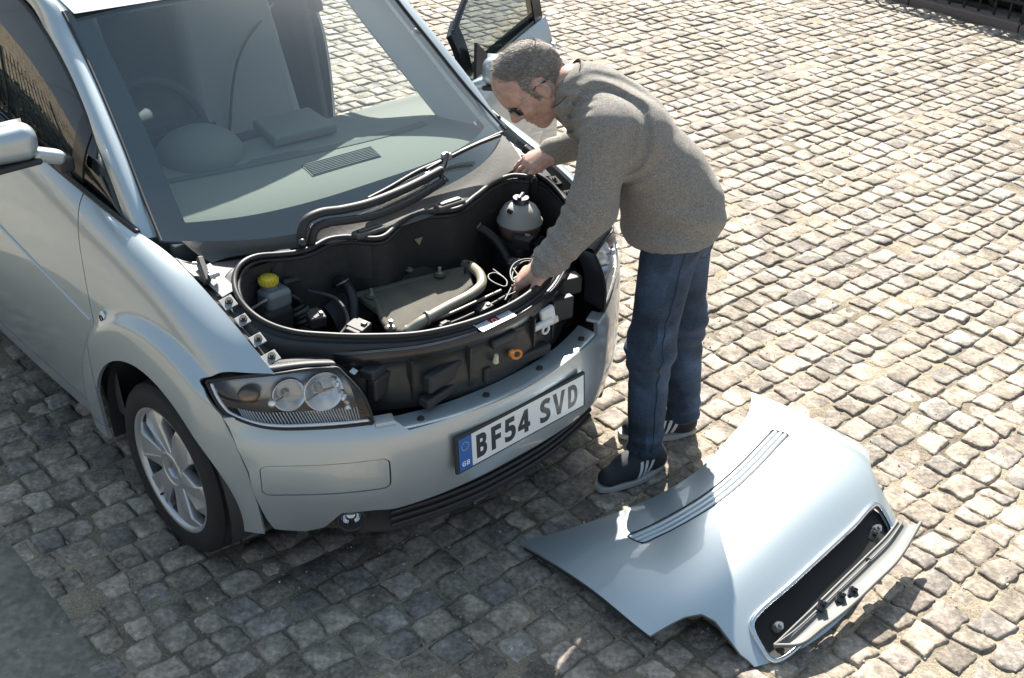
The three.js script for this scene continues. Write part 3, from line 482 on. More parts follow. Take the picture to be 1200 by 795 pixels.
// ---- side glass
let openGlass, openPosts;
{
  const SB = SEC.slice(5), bx = polyfit(SB.map((q) => q[0]), SB.map((q) => q[1][0]), 4), by = polyfit(SB.map((q) => q[0]), SB.map((q) => q[1][1]), 4), beltAt = (z) => [bx(z), by(z)];
  const RO = railOut.slice(4), rx = polyfit(RO.map((q) => q[2]), RO.map((q) => q[0]), 5), ry = polyfit(RO.map((q) => q[2]), RO.map((q) => q[1]), 5), railAt = (z) => ({ x: rx(z), y: ry(z) });
  const pane = (z0, z1, n = 24) => { const rows = [[], [], []]; for (let i = 0; i <= n; i++) { const z = mix(z0, z1, i / n), b = beltAt(z), r = railAt(z); rows[0].push([r.x + 0.012, r.y + 0.004, z]); rows[1].push([-mix(b[0], -r.x, 0.5) - 0.012 + 0.012, mix(b[1], r.y, 0.5), z]); rows[2].push([-b[0] + 0.012, b[1] - 0.02, z]); } const g = surf(rows, n * 2, 12); if (g.attributes.normal.getX(200) > 0) flip(g); return g; };
  const quarter = pane(-0.20, -0.475), front = pane(-0.525, -1.27), rear = pane(-1.36, -2.15), back = pane(-2.2, -2.6);
  const post = (z0, z1, o) => { const g = pane(z0, z1, 6), P = g.attributes.position, N = g.attributes.normal; for (let i = 0; i < P.count; i++) P.setXYZ(i, P.getX(i) + N.getX(i) * o, P.getY(i) + N.getY(i) * o, P.getZ(i)); return hem(g, 0.03); };
  mesh('quarter_glass', quarter, M.tint, car); mesh('window_post', post(-0.472, -0.53, 0.004), M.gloss, car);
  mesh('side_glass', front, M.tint, doorR); mesh('window_post', post(-1.265, -1.365, 0.004), M.gloss, car); mesh('side_glass', rear, M.tint, car); mesh('window_post', post(-2.145, -2.205, 0.004), M.gloss, car); mesh('side_glass', back, M.tint, car);
  mesh('quarter_glass', mirrorX(quarter), M.tint, car); mesh('window_post', mirrorX(post(-1.265, -1.365, 0.004)), M.gloss, car); mesh('side_glass', mirrorX(rear), M.tint, car); mesh('side_glass', mirrorX(back), M.tint, car); mesh('window_post', mirrorX(post(-2.145, -2.205, 0.004)), M.gloss, car);
  openGlass = mirrorX(pane(-0.525, -1.06)); openPosts = [post(-0.475, -0.53, 0.004), post(-1.055, -1.125, 0.004)].map(mirrorX);
  { const pts = []; for (let i = 0; i <= 20; i++) { const z = mix(-0.5, -1.1, i / 20), r = railAt(z); pts.push([-r.x - 0.006, r.y - 0.01, z]); } openPosts.push(tube(pts, 0.014, { seg: 40, rad: 6 })); }
  // belt and frame seals
  const seal = (z0, z1, up) => { const pts = []; for (let i = 0; i <= 30; i++) { const z = mix(z0, z1, i / 30), b = beltAt(z), r = railAt(z); pts.push(up ? [r.x + 0.006, r.y - 0.004, z] : [-b[0] - 0.001, b[1] - 0.001, z]); } return tube(pts, up ? 0.010 : 0.009, { seg: 60, rad: 6 }); };
  mesh('window_seal', merge([seal(-0.19, -2.6, false), seal(-0.19, -2.6, true)]), M.rubber, car);
  mesh('window_seal', mirrorX(merge([seal(-0.19, -0.45, false), seal(-1.36, -2.6, false), seal(-0.19, -2.6, true)])), M.rubber, car);
}
// ---------------------------------------------------------------- headlamps
const HL = [
  [[-0.787, 0.729, 0.266], [-0.738, 0.755, 0.334], [-0.668, 0.774, 0.412], [-0.588, 0.774, 0.450], [-0.510, 0.760, 0.480]],
  [[-0.788, 0.702, 0.292], [-0.752, 0.713, 0.373], [-0.678, 0.721, 0.446], [-0.584, 0.716, 0.500], [-0.487, 0.708, 0.544]],
  [[-0.785, 0.676, 0.317], [-0.738, 0.663, 0.397], [-0.652, 0.659, 0.466], [-0.567, 0.656, 0.519], [-0.474, 0.653, 0.568]],
  [[-0.777, 0.655, 0.336], [-0.708, 0.619, 0.409], [-0.617, 0.608, 0.477], [-0.540, 0.607, 0.530], [-0.466, 0.607, 0.573]],
];
M.reflector = std(0.92, 0.93, 0.94, 0.36, { metalness: 1 });
M.lampGrey = std(0.30, 0.305, 0.31, 0.3, { metalness: 0.6 });
M.amber = phy(0.20, 0.13, 0.09, 0.3, { metalness: 0.7 });
M.lampSilver = std(0.42, 0.43, 0.44, 0.35, { metalness: 0.7 });
M.lampBlack = std(0.035, 0.036, 0.038, 0.3, { metalness: 0.3 });
for (const s of [1, -1]) {
  const q = (g) => { g = g.index ? g : mergeVertices(g); return s === 1 ? g : mirrorX(g); }, h = part('headlamp', car), F = patch(HL);
  const outward = (g) => { const N = g.attributes.normal; let a = 0; for (let i = 0; i < N.count; i++) a += N.getZ(i); return a < 0 ? flip(g) : g; };
  const lens = outward(gridGeo(F, 40, 24)); mesh('lens', q(lens), M.lens, h);
  // housing: the lens outline pushed back, closed behind
  const back = (d, k) => (p) => { const c = [-0.64, 0.685, 0.43]; return [mix(p[0], c[0], k) + 0.25 * d, mix(p[1], c[1], k), mix(p[2], c[2], k) - d]; };
  const bk = HL.map((r) => r.map(back(0.075, 0.06))); mesh('housing', q(outward(surf(bk, 20, 14))), M.lampSilver, h);
  const loop = []; const at = (u, v) => F(u)(v); for (let i = 0; i < 20; i++) loop.push(at(i / 20, 0)); for (let i = 0; i < 12; i++) loop.push(at(1, i / 12)); for (let i = 0; i < 20; i++) loop.push(at(1 - i / 20, 1)); for (let i = 0; i < 12; i++) loop.push(at(0, 1 - i / 12));
  const wall = gridGeo((u) => { const i = Math.min(Math.floor(u * loop.length), loop.length - 1), p = loop[i % loop.length], b = back(0.075, 0.06)(p); return (v) => [mix(p[0], b[0], v), mix(p[1], b[1], v), mix(p[2], b[2], v)]; }, loop.length, 1); mesh('housing_wall', q(wall), M.lampBlack, h);
  mesh('lamp_seal', q(tube(loop, 0.0045, { seg: 160, rad: 8, closed: true })), M.rubber, h);
  // bright inner strip down the outer end and along the bottom
  const strip = []; for (let i = 0; i <= 8; i++) strip.push(at(0.035, mix(0.12, 0.86, i / 8))); for (let i = 1; i <= 24; i++) strip.push(at(mix(0.05, 0.96, i / 24), 0.945)); mesh('bright_strip', q(tube(strip.map(([a, b, c]) => [a + 0.004, b, c - 0.006]), 0.0055, { seg: 80, rad: 6 })), std(0.8, 0.82, 0.86, 0.25, { metalness: 0.6 }), h);
  // two bowls
  const bowl = (c, r, d) => { const B = part('reflector_bowl', h); const g = lathe([[0.004, -d], [r * 0.35, -d * 0.93], [r * 0.65, -d * 0.68], [r * 0.9, -d * 0.25], [r, 0], [r + 0.003, -0.001], [r + 0.004, -0.010]], 40); g.rotateX(Math.PI / 2); g.rotateY(-0.32); g.rotateX(-0.22); g.translate(...c); mesh('bowl', q(g), M.reflector, B);
    const b = cyl(0.010, 0.012, 0.03, 0, 0, 0, 12, [Math.PI / 2, 0, 0]); b.rotateY(-0.32); b.translate(c[0], c[1], c[2] - d + 0.018); mesh('bulb_shield', q(b), M.lampGrey, B);
    const f = tube([[c[0] - r * 0.9, c[1] - r * 0.25, c[2] - d * 0.28], [c[0], c[1] - r * 0.33, c[2] - d * 0.6], [c[0] + r * 0.9, c[1] - r * 0.2, c[2] - d * 0.28]], 0.003, { seg: 12, rad: 5 }); mesh('facet_edge', q(f), M.lampGrey, B); };
  bowl([-0.628, 0.692, 0.418], 0.044, 0.040); bowl([-0.553, 0.698, 0.473], 0.053, 0.045);
  { const g = new THREE.SphereGeometry(0.036, 20, 14); g.scale(0.9, 0.7, 0.8); g.translate(-0.712, 0.700, 0.352); mesh('indicator', q(g), M.amber, h); }
  // ribbed lower trim
  for (let i = 0; i < 40; i++) { const u = mix(0.16, 0.93, i / 39), a = at(u, 0.74), b = at(u - 0.02, 0.93); const p = [a[0] + 0.014, a[1], a[2] - 0.034], e = [b[0] + 0.006, b[1], b[2] - 0.014]; mesh('rib', q(tube([p, e], 0.0026, { seg: 3, rad: 5 })), M.lampSilver, h); }
  for (let i = 0; i < 6; i++) { const v = mix(0.22, 0.70, i / 5), a = at(0.885, v), g = new THREE.IcosahedronGeometry(0.013, 0); g.scale(1, 0.6, 0.8); g.rotateZ(i * 1.3); g.translate(a[0] + 0.012, a[1], a[2] - 0.032); mesh('facet', q(g), i % 2 ? M.reflector : M.lampSilver, h); }
  { const a = at(0.43, 0.52), g = new THREE.SphereGeometry(0.012, 16, 10); g.translate(a[0] + 0.012, a[1], a[2] - 0.03); mesh('side_lamp', q(g), M.reflector, h); }
  // black ledge above the lamp, under the missing bonnet
  const led = [HL[0].map(([a, b, c]) => [a, b + 0.007, c - 0.004]).slice(2), HL[0].map(([a, b, c]) => [a, b + 0.012, c - 0.03]).slice(2), HL[0].map(([a, b, c]) => [a + 0.01, b - 0.03, c - 0.11]).slice(2)]; mesh('lamp_top', q(surf(led, 12, 8)), M.blackPlastic, h);
}
// ---------------------------------------------------------------- wheels
M.tyre = std(0.018, 0.018, 0.019, 0.75, { bumpMap: withRep(grainT, 8), bumpScale: 0.001 });
M.alloy = phy(0.62, 0.63, 0.64, 0.34, { metalness: 0.72, clearcoat: 0.4, clearcoatRoughness: 0.15 });
function makeWheel() { // axis along +y of the lathe; outer face at +y
  const w = new THREE.Group(); w.name = 'wheel';
  const tp = [[0.196, 0.070], [0.206, 0.077], [0.220, 0.081], [0.238, 0.083], [0.256, 0.080], [0.268, 0.072], [0.2755, 0.060], [0.277, 0.058], [0.2725, 0.054], [0.2775, 0.050], [0.2785, 0.028], [0.274, 0.026], [0.274, 0.022], [0.279, 0.020], [0.279, -0.020], [0.274, -0.022], [0.274, -0.026], [0.2785, -0.028], [0.2755, -0.060], [0.258, -0.080], [0.222, -0.082], [0.196, -0.07]];
  mesh('tyre', lathe(tp.reverse(), 72), M.tyre, w);
  const rim = new THREE.Group(); rim.name = 'rim'; w.add(rim);
  mesh('barrel', lathe([[0.192, -0.07], [0.172, -0.03], [0.170, 0.03], [0.186, 0.050], [0.189, 0.060]], 72), std(0.045, 0.046, 0.048, 0.5, { metalness: 0.6 }), rim);
  mesh('rim_lip', lathe([[0.189, 0.060], [0.191, 0.067], [0.197, 0.074], [0.2075, 0.077], [0.209, 0.070], [0.200, 0.060]], 72), M.alloy, rim);
  mesh('brake_disc', lathe([[0, -0.012], [0.13, -0.012], [0.13, 0.0], [0, 0.0]], 40), std(0.10, 0.10, 0.10, 0.5, { metalness: 0.7 }), rim);
  for (let k = 0; k < 6; k++) {
    const sh = new THREE.Shape(); sh.moveTo(0.03, -0.030); sh.lineTo(0.075, -0.030); sh.lineTo(0.150, -0.043); sh.quadraticCurveTo(0.174, -0.050, 0.186, -0.064); sh.lineTo(0.197, 0); sh.lineTo(0.186, 0.064); sh.quadraticCurveTo(0.174, 0.050, 0.150, 0.043); sh.lineTo(0.075, 0.030); sh.lineTo(0.03, 0.030);
    const g = new THREE.ExtrudeGeometry(sh, { depth: 0.022, bevelEnabled: true, bevelSize: 0.005, bevelThickness: 0.006, bevelSegments: 3, curveSegments: 8 });
    g.rotateX(-Math.PI / 2); g.translate(0, 0.040, 0); const P = g.attributes.position;
    for (let i = 0; i < P.count; i++) { const r = Math.hypot(P.getX(i), P.getZ(i)); P.setY(i, P.getY(i) + 0.012 * ss(0.06, 0.14, r) - 0.016 * ss(0.15, 0.195, r)); }
    g.computeVertexNormals(); const c = toCreasedNormals(g, 0.5); c.rotateY(k * Math.PI / 3 + 0.42); mesh('spoke', c, M.alloy, rim);
  }
  mesh('hub', lathe([[0, 0.056], [0.040, 0.056], [0.044, 0.064], [0.050, 0.072], [0.058, 0.072], [0.064, 0.064], [0.066, 0.04], [0.066, 0.0]].reverse(), 40), M.alloy, rim);
  mesh('hub_cap', lathe([[0, 0.060], [0.036, 0.060], [0.041, 0.056]].reverse(), 32), M.lampGrey, rim);
  const v = cyl(0.004, 0.005, 0.03, 0.166, 0.062, 0.0, 8); v.rotateY(2.6); mesh('valve', v, M.rubber, rim);
  return w;
}
const wheel0 = makeWheel();
[[-0.727, 0], [0.727, 0], [-0.722, -2.405], [0.722, -2.405]].forEach(([x, z], i) => { const w = i ? wheel0.clone() : wheel0; car.add(w); w.position.set(x, 0.2815, z); w.rotation.z = x < 0 ? Math.PI / 2 : -Math.PI / 2; });
// ---------------------------------------------------------------- door mirrors, handles, indicator
function mirrorHousing(parent, s, at, turn = 0) {
  const g = new THREE.Group(); g.name = 'door_mirror'; parent.add(g); g.position.set(...at); g.rotation.y = turn; g.scale.setScalar(0.88);
  const h = new RoundedBoxGeometry(0.21, 0.125, 0.105, 6, 0.05), P = h.attributes.position; for (let i = 0; i < P.count; i++) { const x = P.getX(i) * s, z = P.getZ(i); const t = ss(-0.1, 0.1, x); P.setY(i, P.getY(i) * mix(1.0, 0.86, t) + 0.004); P.setZ(i, z > 0 ? z * mix(1.0, 0.72, t) : z); } h.computeVertexNormals(); h.translate(s * 0.02, 0, 0); mesh('mirror_housing', h, M.paint, g);
  mesh('mirror_underside', box(0.20, 0.02, 0.095, s * 0.02, -0.062, -0.004, 0.01), M.blackPlastic, g);
  const a = box(0.11, 0.045, 0.06, -s * 0.112, -0.062, 0.004, 0.018, [0, 0, s * 0.38]); mesh('mirror_arm', a, M.paint, g); mesh('mirror_foot', box(0.05, 0.055, 0.07, -s * 0.165, -0.105, -0.005, 0.014), M.blackPlastic, g);
  const f = new THREE.PlaneGeometry(0.18, 0.12); f.rotateY(Math.PI); f.translate(s * 0.02, 0, -0.0535); mesh('mirror_glass', f, M.chrome, g);
}
mirrorHousing(car, -1, [-0.905, 1.200, -0.475]);
{ const g = new THREE.SphereGeometry(0.022, 20, 12); g.scale(0.28, 1, 0.75); g.translate(-0.8145, 0.703, -0.262); const o = mesh('side_repeater', g, phy(0.85, 0.85, 0.82, 0.2), car); const d = new THREE.TorusGeometry(0.009, 0.002, 6, 16); d.rotateY(Math.PI / 2); d.translate(-0.8215, 0.703, -0.262); mesh('side_repeater_mark', d, M.blackPlastic, car); }
// ---------------------------------------------------------------- the open door on the other side
{
  const D = part('front_door', car, 'silver passenger door standing open'), hx = 0.735, hz = -0.36; D.position.set(hx - 0.01, -0.035, hz - 0.09); D.rotation.y = -70 * Math.PI / 180;
  const mv = (g) => { g.translate(-hx, 0, -hz); return g; };
  mesh('door_skin', mv(mirrorX(hem(clip(sideMaster, (x, y, z) => Math.min(DOORF(y) - GAP - z, z + 1.13, y - 0.27)), 0.012))), M.paint, D); mesh('side_glass', mv(openGlass), M.tint, D); for (const p of openPosts) mesh('window_frame', mv(p), M.gloss, D);
  const inner = clip(mirrorX(sideMaster), (x, y, z) => Math.min(DOORF(y) - 0.02 - z, z + 1.12, y - 0.29)); const P = inner.attributes.position; for (let i = 0; i < P.count; i++) P.setX(i, P.getX(i) - 0.07); mesh('door_card', mv(flip(inner)), std(0.10, 0.105, 0.11, 0.8), D);
  mesh('mirror_sail', mv(slab([[0.765, 1.05, -0.475], [0.74, 1.17, -0.525], [0.752, 1.06, -0.66]], 0.012)), M.blackPlastic, D);
  mirrorHousing(D, 1, [0.145, 1.10, -0.10], 0.35);
  mesh('door_edge', mv(box(0.05, 0.72, 0.02, 0.775, 0.66, -1.118, 0.006)), M.paint, D);
}
// ---------------------------------------------------------------- engine bay
M.bay = std(0.024, 0.0235, 0.022, 0.75, { bumpMap: withRep(grainT, 4), bumpScale: 0.004 });
M.cowl = std(0.085, 0.084, 0.078, 0.75, { bumpMap: withRep(grainT, 12), bumpScale: 0.0008 });
M.dusty = std(0.18, 0.17, 0.14, 0.85, { bumpMap: withRep(fineT, 4), bumpScale: 0.0015, map: tex(256, (u, v) => { const k = 0.72 + 0.5 * (tfbm(u, v, 6, 12, 5) - 0.5); return [k, k, k * 0.97]; }, { srgb: true }) });
M.hose = std(0.42, 0.40, 0.34, 0.5, { metalness: 0.25, map: tex(128, (u, v) => { const k = 0.8 + 0.5 * (tfbm(u, v, 4, 14, 5) - 0.5); return [k, k * 0.99, k * 0.95]; }, { srgb: true }) });
for (const k of ['bay', 'cowl', 'dusty']) M[k].userData.box = true;
const rearPx = [[282, 310], [299, 301], [330, 298], [347, 296], [364, 291], [384, 281], [404, 278], [445, 279], [469, 261], [494, 250], [535, 245], [557, 230], [579, 214], [601, 206], [622, 207]].map(([u, v]) => px(u, v, 'y', 0.92));
const frontHalf = [[-0.575, 0.905, 0.100], [-0.603, 0.885, 0.150], [-0.608, 0.862, 0.205], [-0.592, 0.84, 0.268], [-0.545, 0.818, 0.325], [-0.46, 0.80, 0.385], [-0.36, 0.786, 0.447], [-0.25, 0.780, 0.512], [-0.12, 0.779, 0.552]];
const sealLoop = [...rearPx.slice().reverse(), ...frontHalf, [0, 0.778, 0.562], ...mxp(frontHalf.slice().reverse())];
const bayGroup = part('engine_bay', car, 'open black engine bay with hoses, tanks and covers');
const sc = new THREE.CatmullRomCurve3(sealLoop.map((q) => V(...q)), true, 'centripetal'), SP = sc.getSpacedPoints(220);
{
  mesh('bonnet_seal', merge([tube(sealLoop, 0.0085, { seg: 320, rad: 10, closed: true }), tube(sealLoop.map(([x, y, z]) => [x * 0.985, y - 0.016, 0.3 + (z - 0.3) * 0.97]), 0.0065, { seg: 320, rad: 8, closed: true })]), M.rubber, bayGroup);
  const ring = (lv) => gridGeo((u) => { const p = SP[Math.round(u * 220) % 220]; return (v) => { const k = natSpline(lv.map((l) => l[0])), y = natSpline(lv.map((l) => l[1])), fl = natSpline(lv.map((l) => l[2])); return [p.x * k(v), mix(p.y, 0.45, fl(v)) + y(v), 0.31 + (p.z - 0.31) * k(v)]; }; }, 220, 16);
  mesh('bay_wall', ring([[0.985, -0.01, 0], [0.955, -0.07, 0.05], [0.93, -0.1, 0.45], [0.90, 0, 1]]), M.bay, bayGroup);
  mesh('bay_rim', ring([[1.0, -0.010, 0], [1.03, -0.016, 0], [1.075, -0.030, 0], [1.10, -0.11, 0.05]]), M.blackPlastic, bayGroup);
  mesh('bay_floor', box(0.96, 0.02, 0.46, 0, 0.45, 0.27, 0.004), M.bay, bayGroup);
}
// inner wing ledges under the missing bonnet: painted tabs and bolts
for (const s of [1, -1]) {
  const q = (g) => (s === 1 ? g : mirrorX(g.index ? g : mergeVertices(g)));
  const E = [[-0.06, 0.953], [0.10, 0.914], [0.25, 0.860], [0.32, 0.828], [0.375, 0.800]];
  const rows = [E.map(([z, y]) => [-0.676, y - 0.012, z]), E.map(([z, y]) => [-0.655, y - 0.03, z]), E.map(([z, y]) => [-0.60, y - 0.055, z - 0.01])];
  mesh('inner_wing', q(surf(rows, 20, 10)), M.blackPlastic, bayGroup);
  const pan = [E.map(([z, y]) => [-0.60, y - 0.055, z - 0.01]), E.map(([z, y]) => [-0.585, y - 0.25, z - 0.01]), E.map(([z, y]) => [-0.55, 0.42, z - 0.01])]; mesh('inner_wing', q(surf(pan, 10, 10)), M.bay, bayGroup);
  for (const [z, y, w, l] of [[0.165, 0.880, 0.05, 0.05], [0.232, 0.854, 0.045, 0.042], [0.300, 0.823, 0.048, 0.045], [0.360, 0.795, 0.055, 0.044]]) {
    const t = part('wing_tab', bayGroup); const b = box(w * 0.8, 0.005, l * 0.8, -0.640, y - 0.006, z, 0.002, [0.42, 0, 0.22]); mesh('tab', q(b), s === 1 ? M.tab : M.blackPlastic, t);
    mesh('bolt', q(merge([cyl(0.010, 0.011, 0.004, -0.637, y + 0.0005, z, 20, [0.42, 0, 0.22]), cyl(0.005, 0.005, 0.007, -0.637, y + 0.004, z + 0.002, 6, [0.42, 0, 0.22])])), M.blackPlastic, t);
  }
  { const h = part('bonnet_hinge', bayGroup); mesh('hinge_plate', q(box(0.05, 0.006, 0.12, -0.625, 0.905, 0.085, 0.002, [0.35, 0.1, 0.15])), s === 1 ? M.tab : M.blackPlastic, h); mesh('hinge_arm', q(box(0.018, 0.03, 0.085, -0.642, 0.928, 0.052, 0.004, [0.5, -0.25, 0])), M.blackPlastic, h); mesh('hinge_arm', q(tube([[-0.655, 0.943, 0.02], [-0.640, 0.94, 0.03], [-0.632, 0.918, 0.09]], 0.004, { seg: 16 })), M.steel, h); mesh('hinge_pin', q(cyl(0.008, 0.008, 0.03, -0.632, 0.926, 0.088, 12, [0, 0, 1.57])), M.steel, h); }
  // plenum corner
  mesh('plenum_tray', q(surf([[[-0.665, 0.93, -0.09], [-0.62, 0.915, -0.02], [-0.5, 0.905, 0.02], [-0.36, 0.905, 0.05]], [[-0.66, 0.905, 0.06], [-0.60, 0.89, 0.085], [-0.5, 0.89, 0.075], [-0.36, 0.895, 0.10]]], 16, 4)), M.blackPlastic, bayGroup);
}
// rear bulkhead lip, grommets
{
  const rows = [[], [], [], []]; for (let i = 0; i <= 24; i++) { const u = mix(0.03, 0.97, i / 24), p = wsF(u)(1), t = clamp((p[0] + 0.57) / 1.14, 0, 1); const zr = natSpline([0.0, 0.055, 0.115, 0.15, 0.165, 0.165, 0.15, 0.11, 0.07])(t); rows[0].push([p[0], p[1] + 0.004, p[2] + 0.004]); rows[1].push([p[0] * 0.985, p[1] - 0.012, mix(p[2], zr, 0.35) + 0.006]); rows[2].push([p[0] * 0.96, mix(p[1], 0.915, 0.75), mix(p[2], zr, 0.75)]); rows[3].push([p[0] * 0.93, 0.912, zr]); }
  const g = surf(rows, 80, 10); if (g.attributes.normal.getY(300) < 0) flip(g); mesh('scuttle_panel', g, M.cowl, car);
  for (const [u, v] of [[432, 271], [527, 239]]) { const p = px(u, v, 'y', 0.93), g2 = part('rubber_buffer', car); const b = box(0.105, 0.018, 0.040, 0, 0, 0, 0.009); b.rotateY(-0.06); b.translate(p[0], 0.929, p[2]); mesh('buffer', b, M.cowl, g2); const c = box(0.085, 0.018, 0.026, 0, 0, 0, 0.008); c.rotateY(-0.06); c.translate(p[0], 0.934, p[2]); mesh('pad', c, M.rubber, g2); }
  mesh('bulkhead', surf([[[-0.56, 0.905, 0.085], [-0.2, 0.905, 0.105], [0.2, 0.905, 0.13], [0.56, 0.905, 0.10]], [[-0.56, 0.7, 0.05], [-0.2, 0.7, 0.05], [0.2, 0.7, 0.05], [0.56, 0.7, 0.05]], [[-0.56, 0.44, 0.04], [-0.2, 0.44, 0.03], [0.2, 0.44, 0.03], [0.56, 0.44, 0.04]]], 16, 12), M.bay, bayGroup);
  const a = px(463, 279, 'y', 0.86), b = px(509, 265, 'y', 0.86); mesh('pipe', tube([a, b], 0.003, { seg: 4, rad: 6 }), M.dirtySteel, bayGroup);
}
// slam panel and front of the bay
{
  const S = [[-0.52, 0.755, 0.33], [-0.45, 0.752, 0.43], [-0.36, 0.75, 0.49], [-0.25, 0.75, 0.548], [-0.12, 0.75, 0.582], [0, 0.75, 0.592]], F = [...S, ...mxp(S.slice(0, 5).reverse())];
  const off = (dy, dz, k = 1) => F.map(([x, y, z]) => [x * k, y + dy, z + dz]);
  mesh('slam_panel', surf([off(0.02, -0.05, 0.98), off(0.006, -0.028), off(0.008, -0.008), off(-0.006, 0.004), off(-0.03, 0.002)], 80, 16), M.gloss, bayGroup);
  mesh('grille_carrier', surf([off(-0.03, 0.002), off(-0.06, -0.006), off(-0.11, 0.008), off(-0.185, 0.012)], 60, 20), M.grimyPlastic, bayGroup);
  mesh('slam_lip', tube(off(0.0, -0.004), 0.0065, { seg: 120, rad: 8 }), M.gloss, bayGroup);
  // latch, plugs, ribs, ducts
  const zAt = (x) => { const f = natSpline(F.map((q) => q[2])), g = natSpline(F.map((q) => q[0])); let a = 0, b = 1; for (let i = 0; i < 30; i++) { const m = (a + b) / 2; g(m) < x ? (a = m) : (b = m); } return f(a); };
  const duct = (x, y, w, h, d, tilt = 0) => mesh('air_duct', box(w, h, d, x, y, zAt(x) + 0.004, 0.008, [0, -x * 0.75, tilt]), M.blackPlastic, bayGroup);
  duct(-0.20, 0.655, 0.17, 0.055, 0.03); duct(-0.20, 0.60, 0.20, 0.03, 0.04); duct(-0.37, 0.655, 0.10, 0.07, 0.03); duct(-0.39, 0.70, 0.07, 0.03, 0.05); duct(0.30, 0.66, 0.10, 0.08, 0.03); duct(0.38, 0.70, 0.09, 0.06, 0.05); duct(0.08, 0.60, 0.22, 0.035, 0.03); duct(0.0, 0.700, 0.10, 0.03, 0.02); duct(-0.07, 0.61, 0.03, 0.05, 0.035);
  for (const x of [-0.30, -0.13, 0.13, 0.24]) mesh('rib', box(0.006, 0.13, 0.02, x, 0.655, zAt(x) + 0.006, 0.002, [0, -x * 0.75, 0]), M.grimyPlastic, bayGroup);
  for (const [x0, x1] of [[-0.45, -0.43], [-0.415, -0.36]]) mesh('clip', box(x1 - x0, 0.005, 0.018, (x0 + x1) / 2, 0.707, zAt((x0 + x1) / 2) + 0.016, 0.002, [0.3, 0.35, 0]), M.white, bayGroup);
  const L = part('bonnet_latch', bayGroup); const lx = 0.182, lz = zAt(0.182);
  mesh('latch_body', merge([box(0.05, 0.05, 0.02, lx + 0.012, 0.705, lz + 0.012, 0.008, [0.1, -0.2, 0.3]), box(0.075, 0.022, 0.016, lx - 0.012, 0.680, lz + 0.016, 0.006, [0.1, -0.2, 0.25])]), M.white, L);
  { const t = new THREE.TorusGeometry(0.013, 0.004, 8, 20); t.translate(lx - 0.004, 0.662, lz + 0.024); mesh('latch_ring', t, M.white, L); mesh('latch_plate', box(0.05, 0.025, 0.006, lx + 0.032, 0.672, lz + 0.012, 0.002, [0, -0.2, 0.2]), M.steel, L); }
  const orange = phy(0.75, 0.26, 0.03, 0.35); const Dp = part('oil_dipstick', bayGroup); { const t = new THREE.TorusGeometry(0.015, 0.005, 8, 24); t.scale(1.15, 0.75, 1); t.rotateX(-0.7); t.translate(0.033, 0.645, 0.618); mesh('pull_ring', t, orange, Dp); mesh('stem', box(0.018, 0.022, 0.012, 0.018, 0.653, 0.612, 0.004), orange, Dp); }
  mesh('filler_clip', cyl(0.006, 0.010, 0.028, -0.045, 0.660, 0.612, 10, [0.2, 0, 0.1]), std(0.62, 0.60, 0.40, 0.5), bayGroup);
  // sticker
  const c = document.createElement('canvas'); c.width = 420; c.height = 130; const x = c.getContext('2d'); x.fillStyle = '#e6e6ea'; x.fillRect(0, 0, 420, 130); x.fillStyle = '#a51d2c'; x.fillRect(150, 0, 110, 130); x.strokeStyle = '#e8e8e8'; x.lineWidth = 9; x.beginPath(); x.arc(205, 62, 22, 0, 7); x.stroke(); x.fillStyle = '#3a4f93'; x.fillRect(8, 6, 132, 16); x.fillRect(270, 108, 142, 14); x.fillStyle = '#7d7f8c'; for (let k = 0; k < 6; k++) { x.fillRect(10, 34 + k * 15, 90 + (k * 37) % 40, 4); x.fillRect(272, 14 + k * 15, 95 + (k * 53) % 40, 4); }
  const t = new THREE.CanvasTexture(c); t.colorSpace = THREE.SRGBColorSpace; const g = new THREE.PlaneGeometry(0.137, 0.042); g.rotateX(-Math.PI / 2 + 0.1); g.rotateY(0.03); g.translate(-0.02, 0.7645, 0.577); mesh('warning_sticker', g, phy(1, 1, 1, 0.4, { map: t }), bayGroup);
}
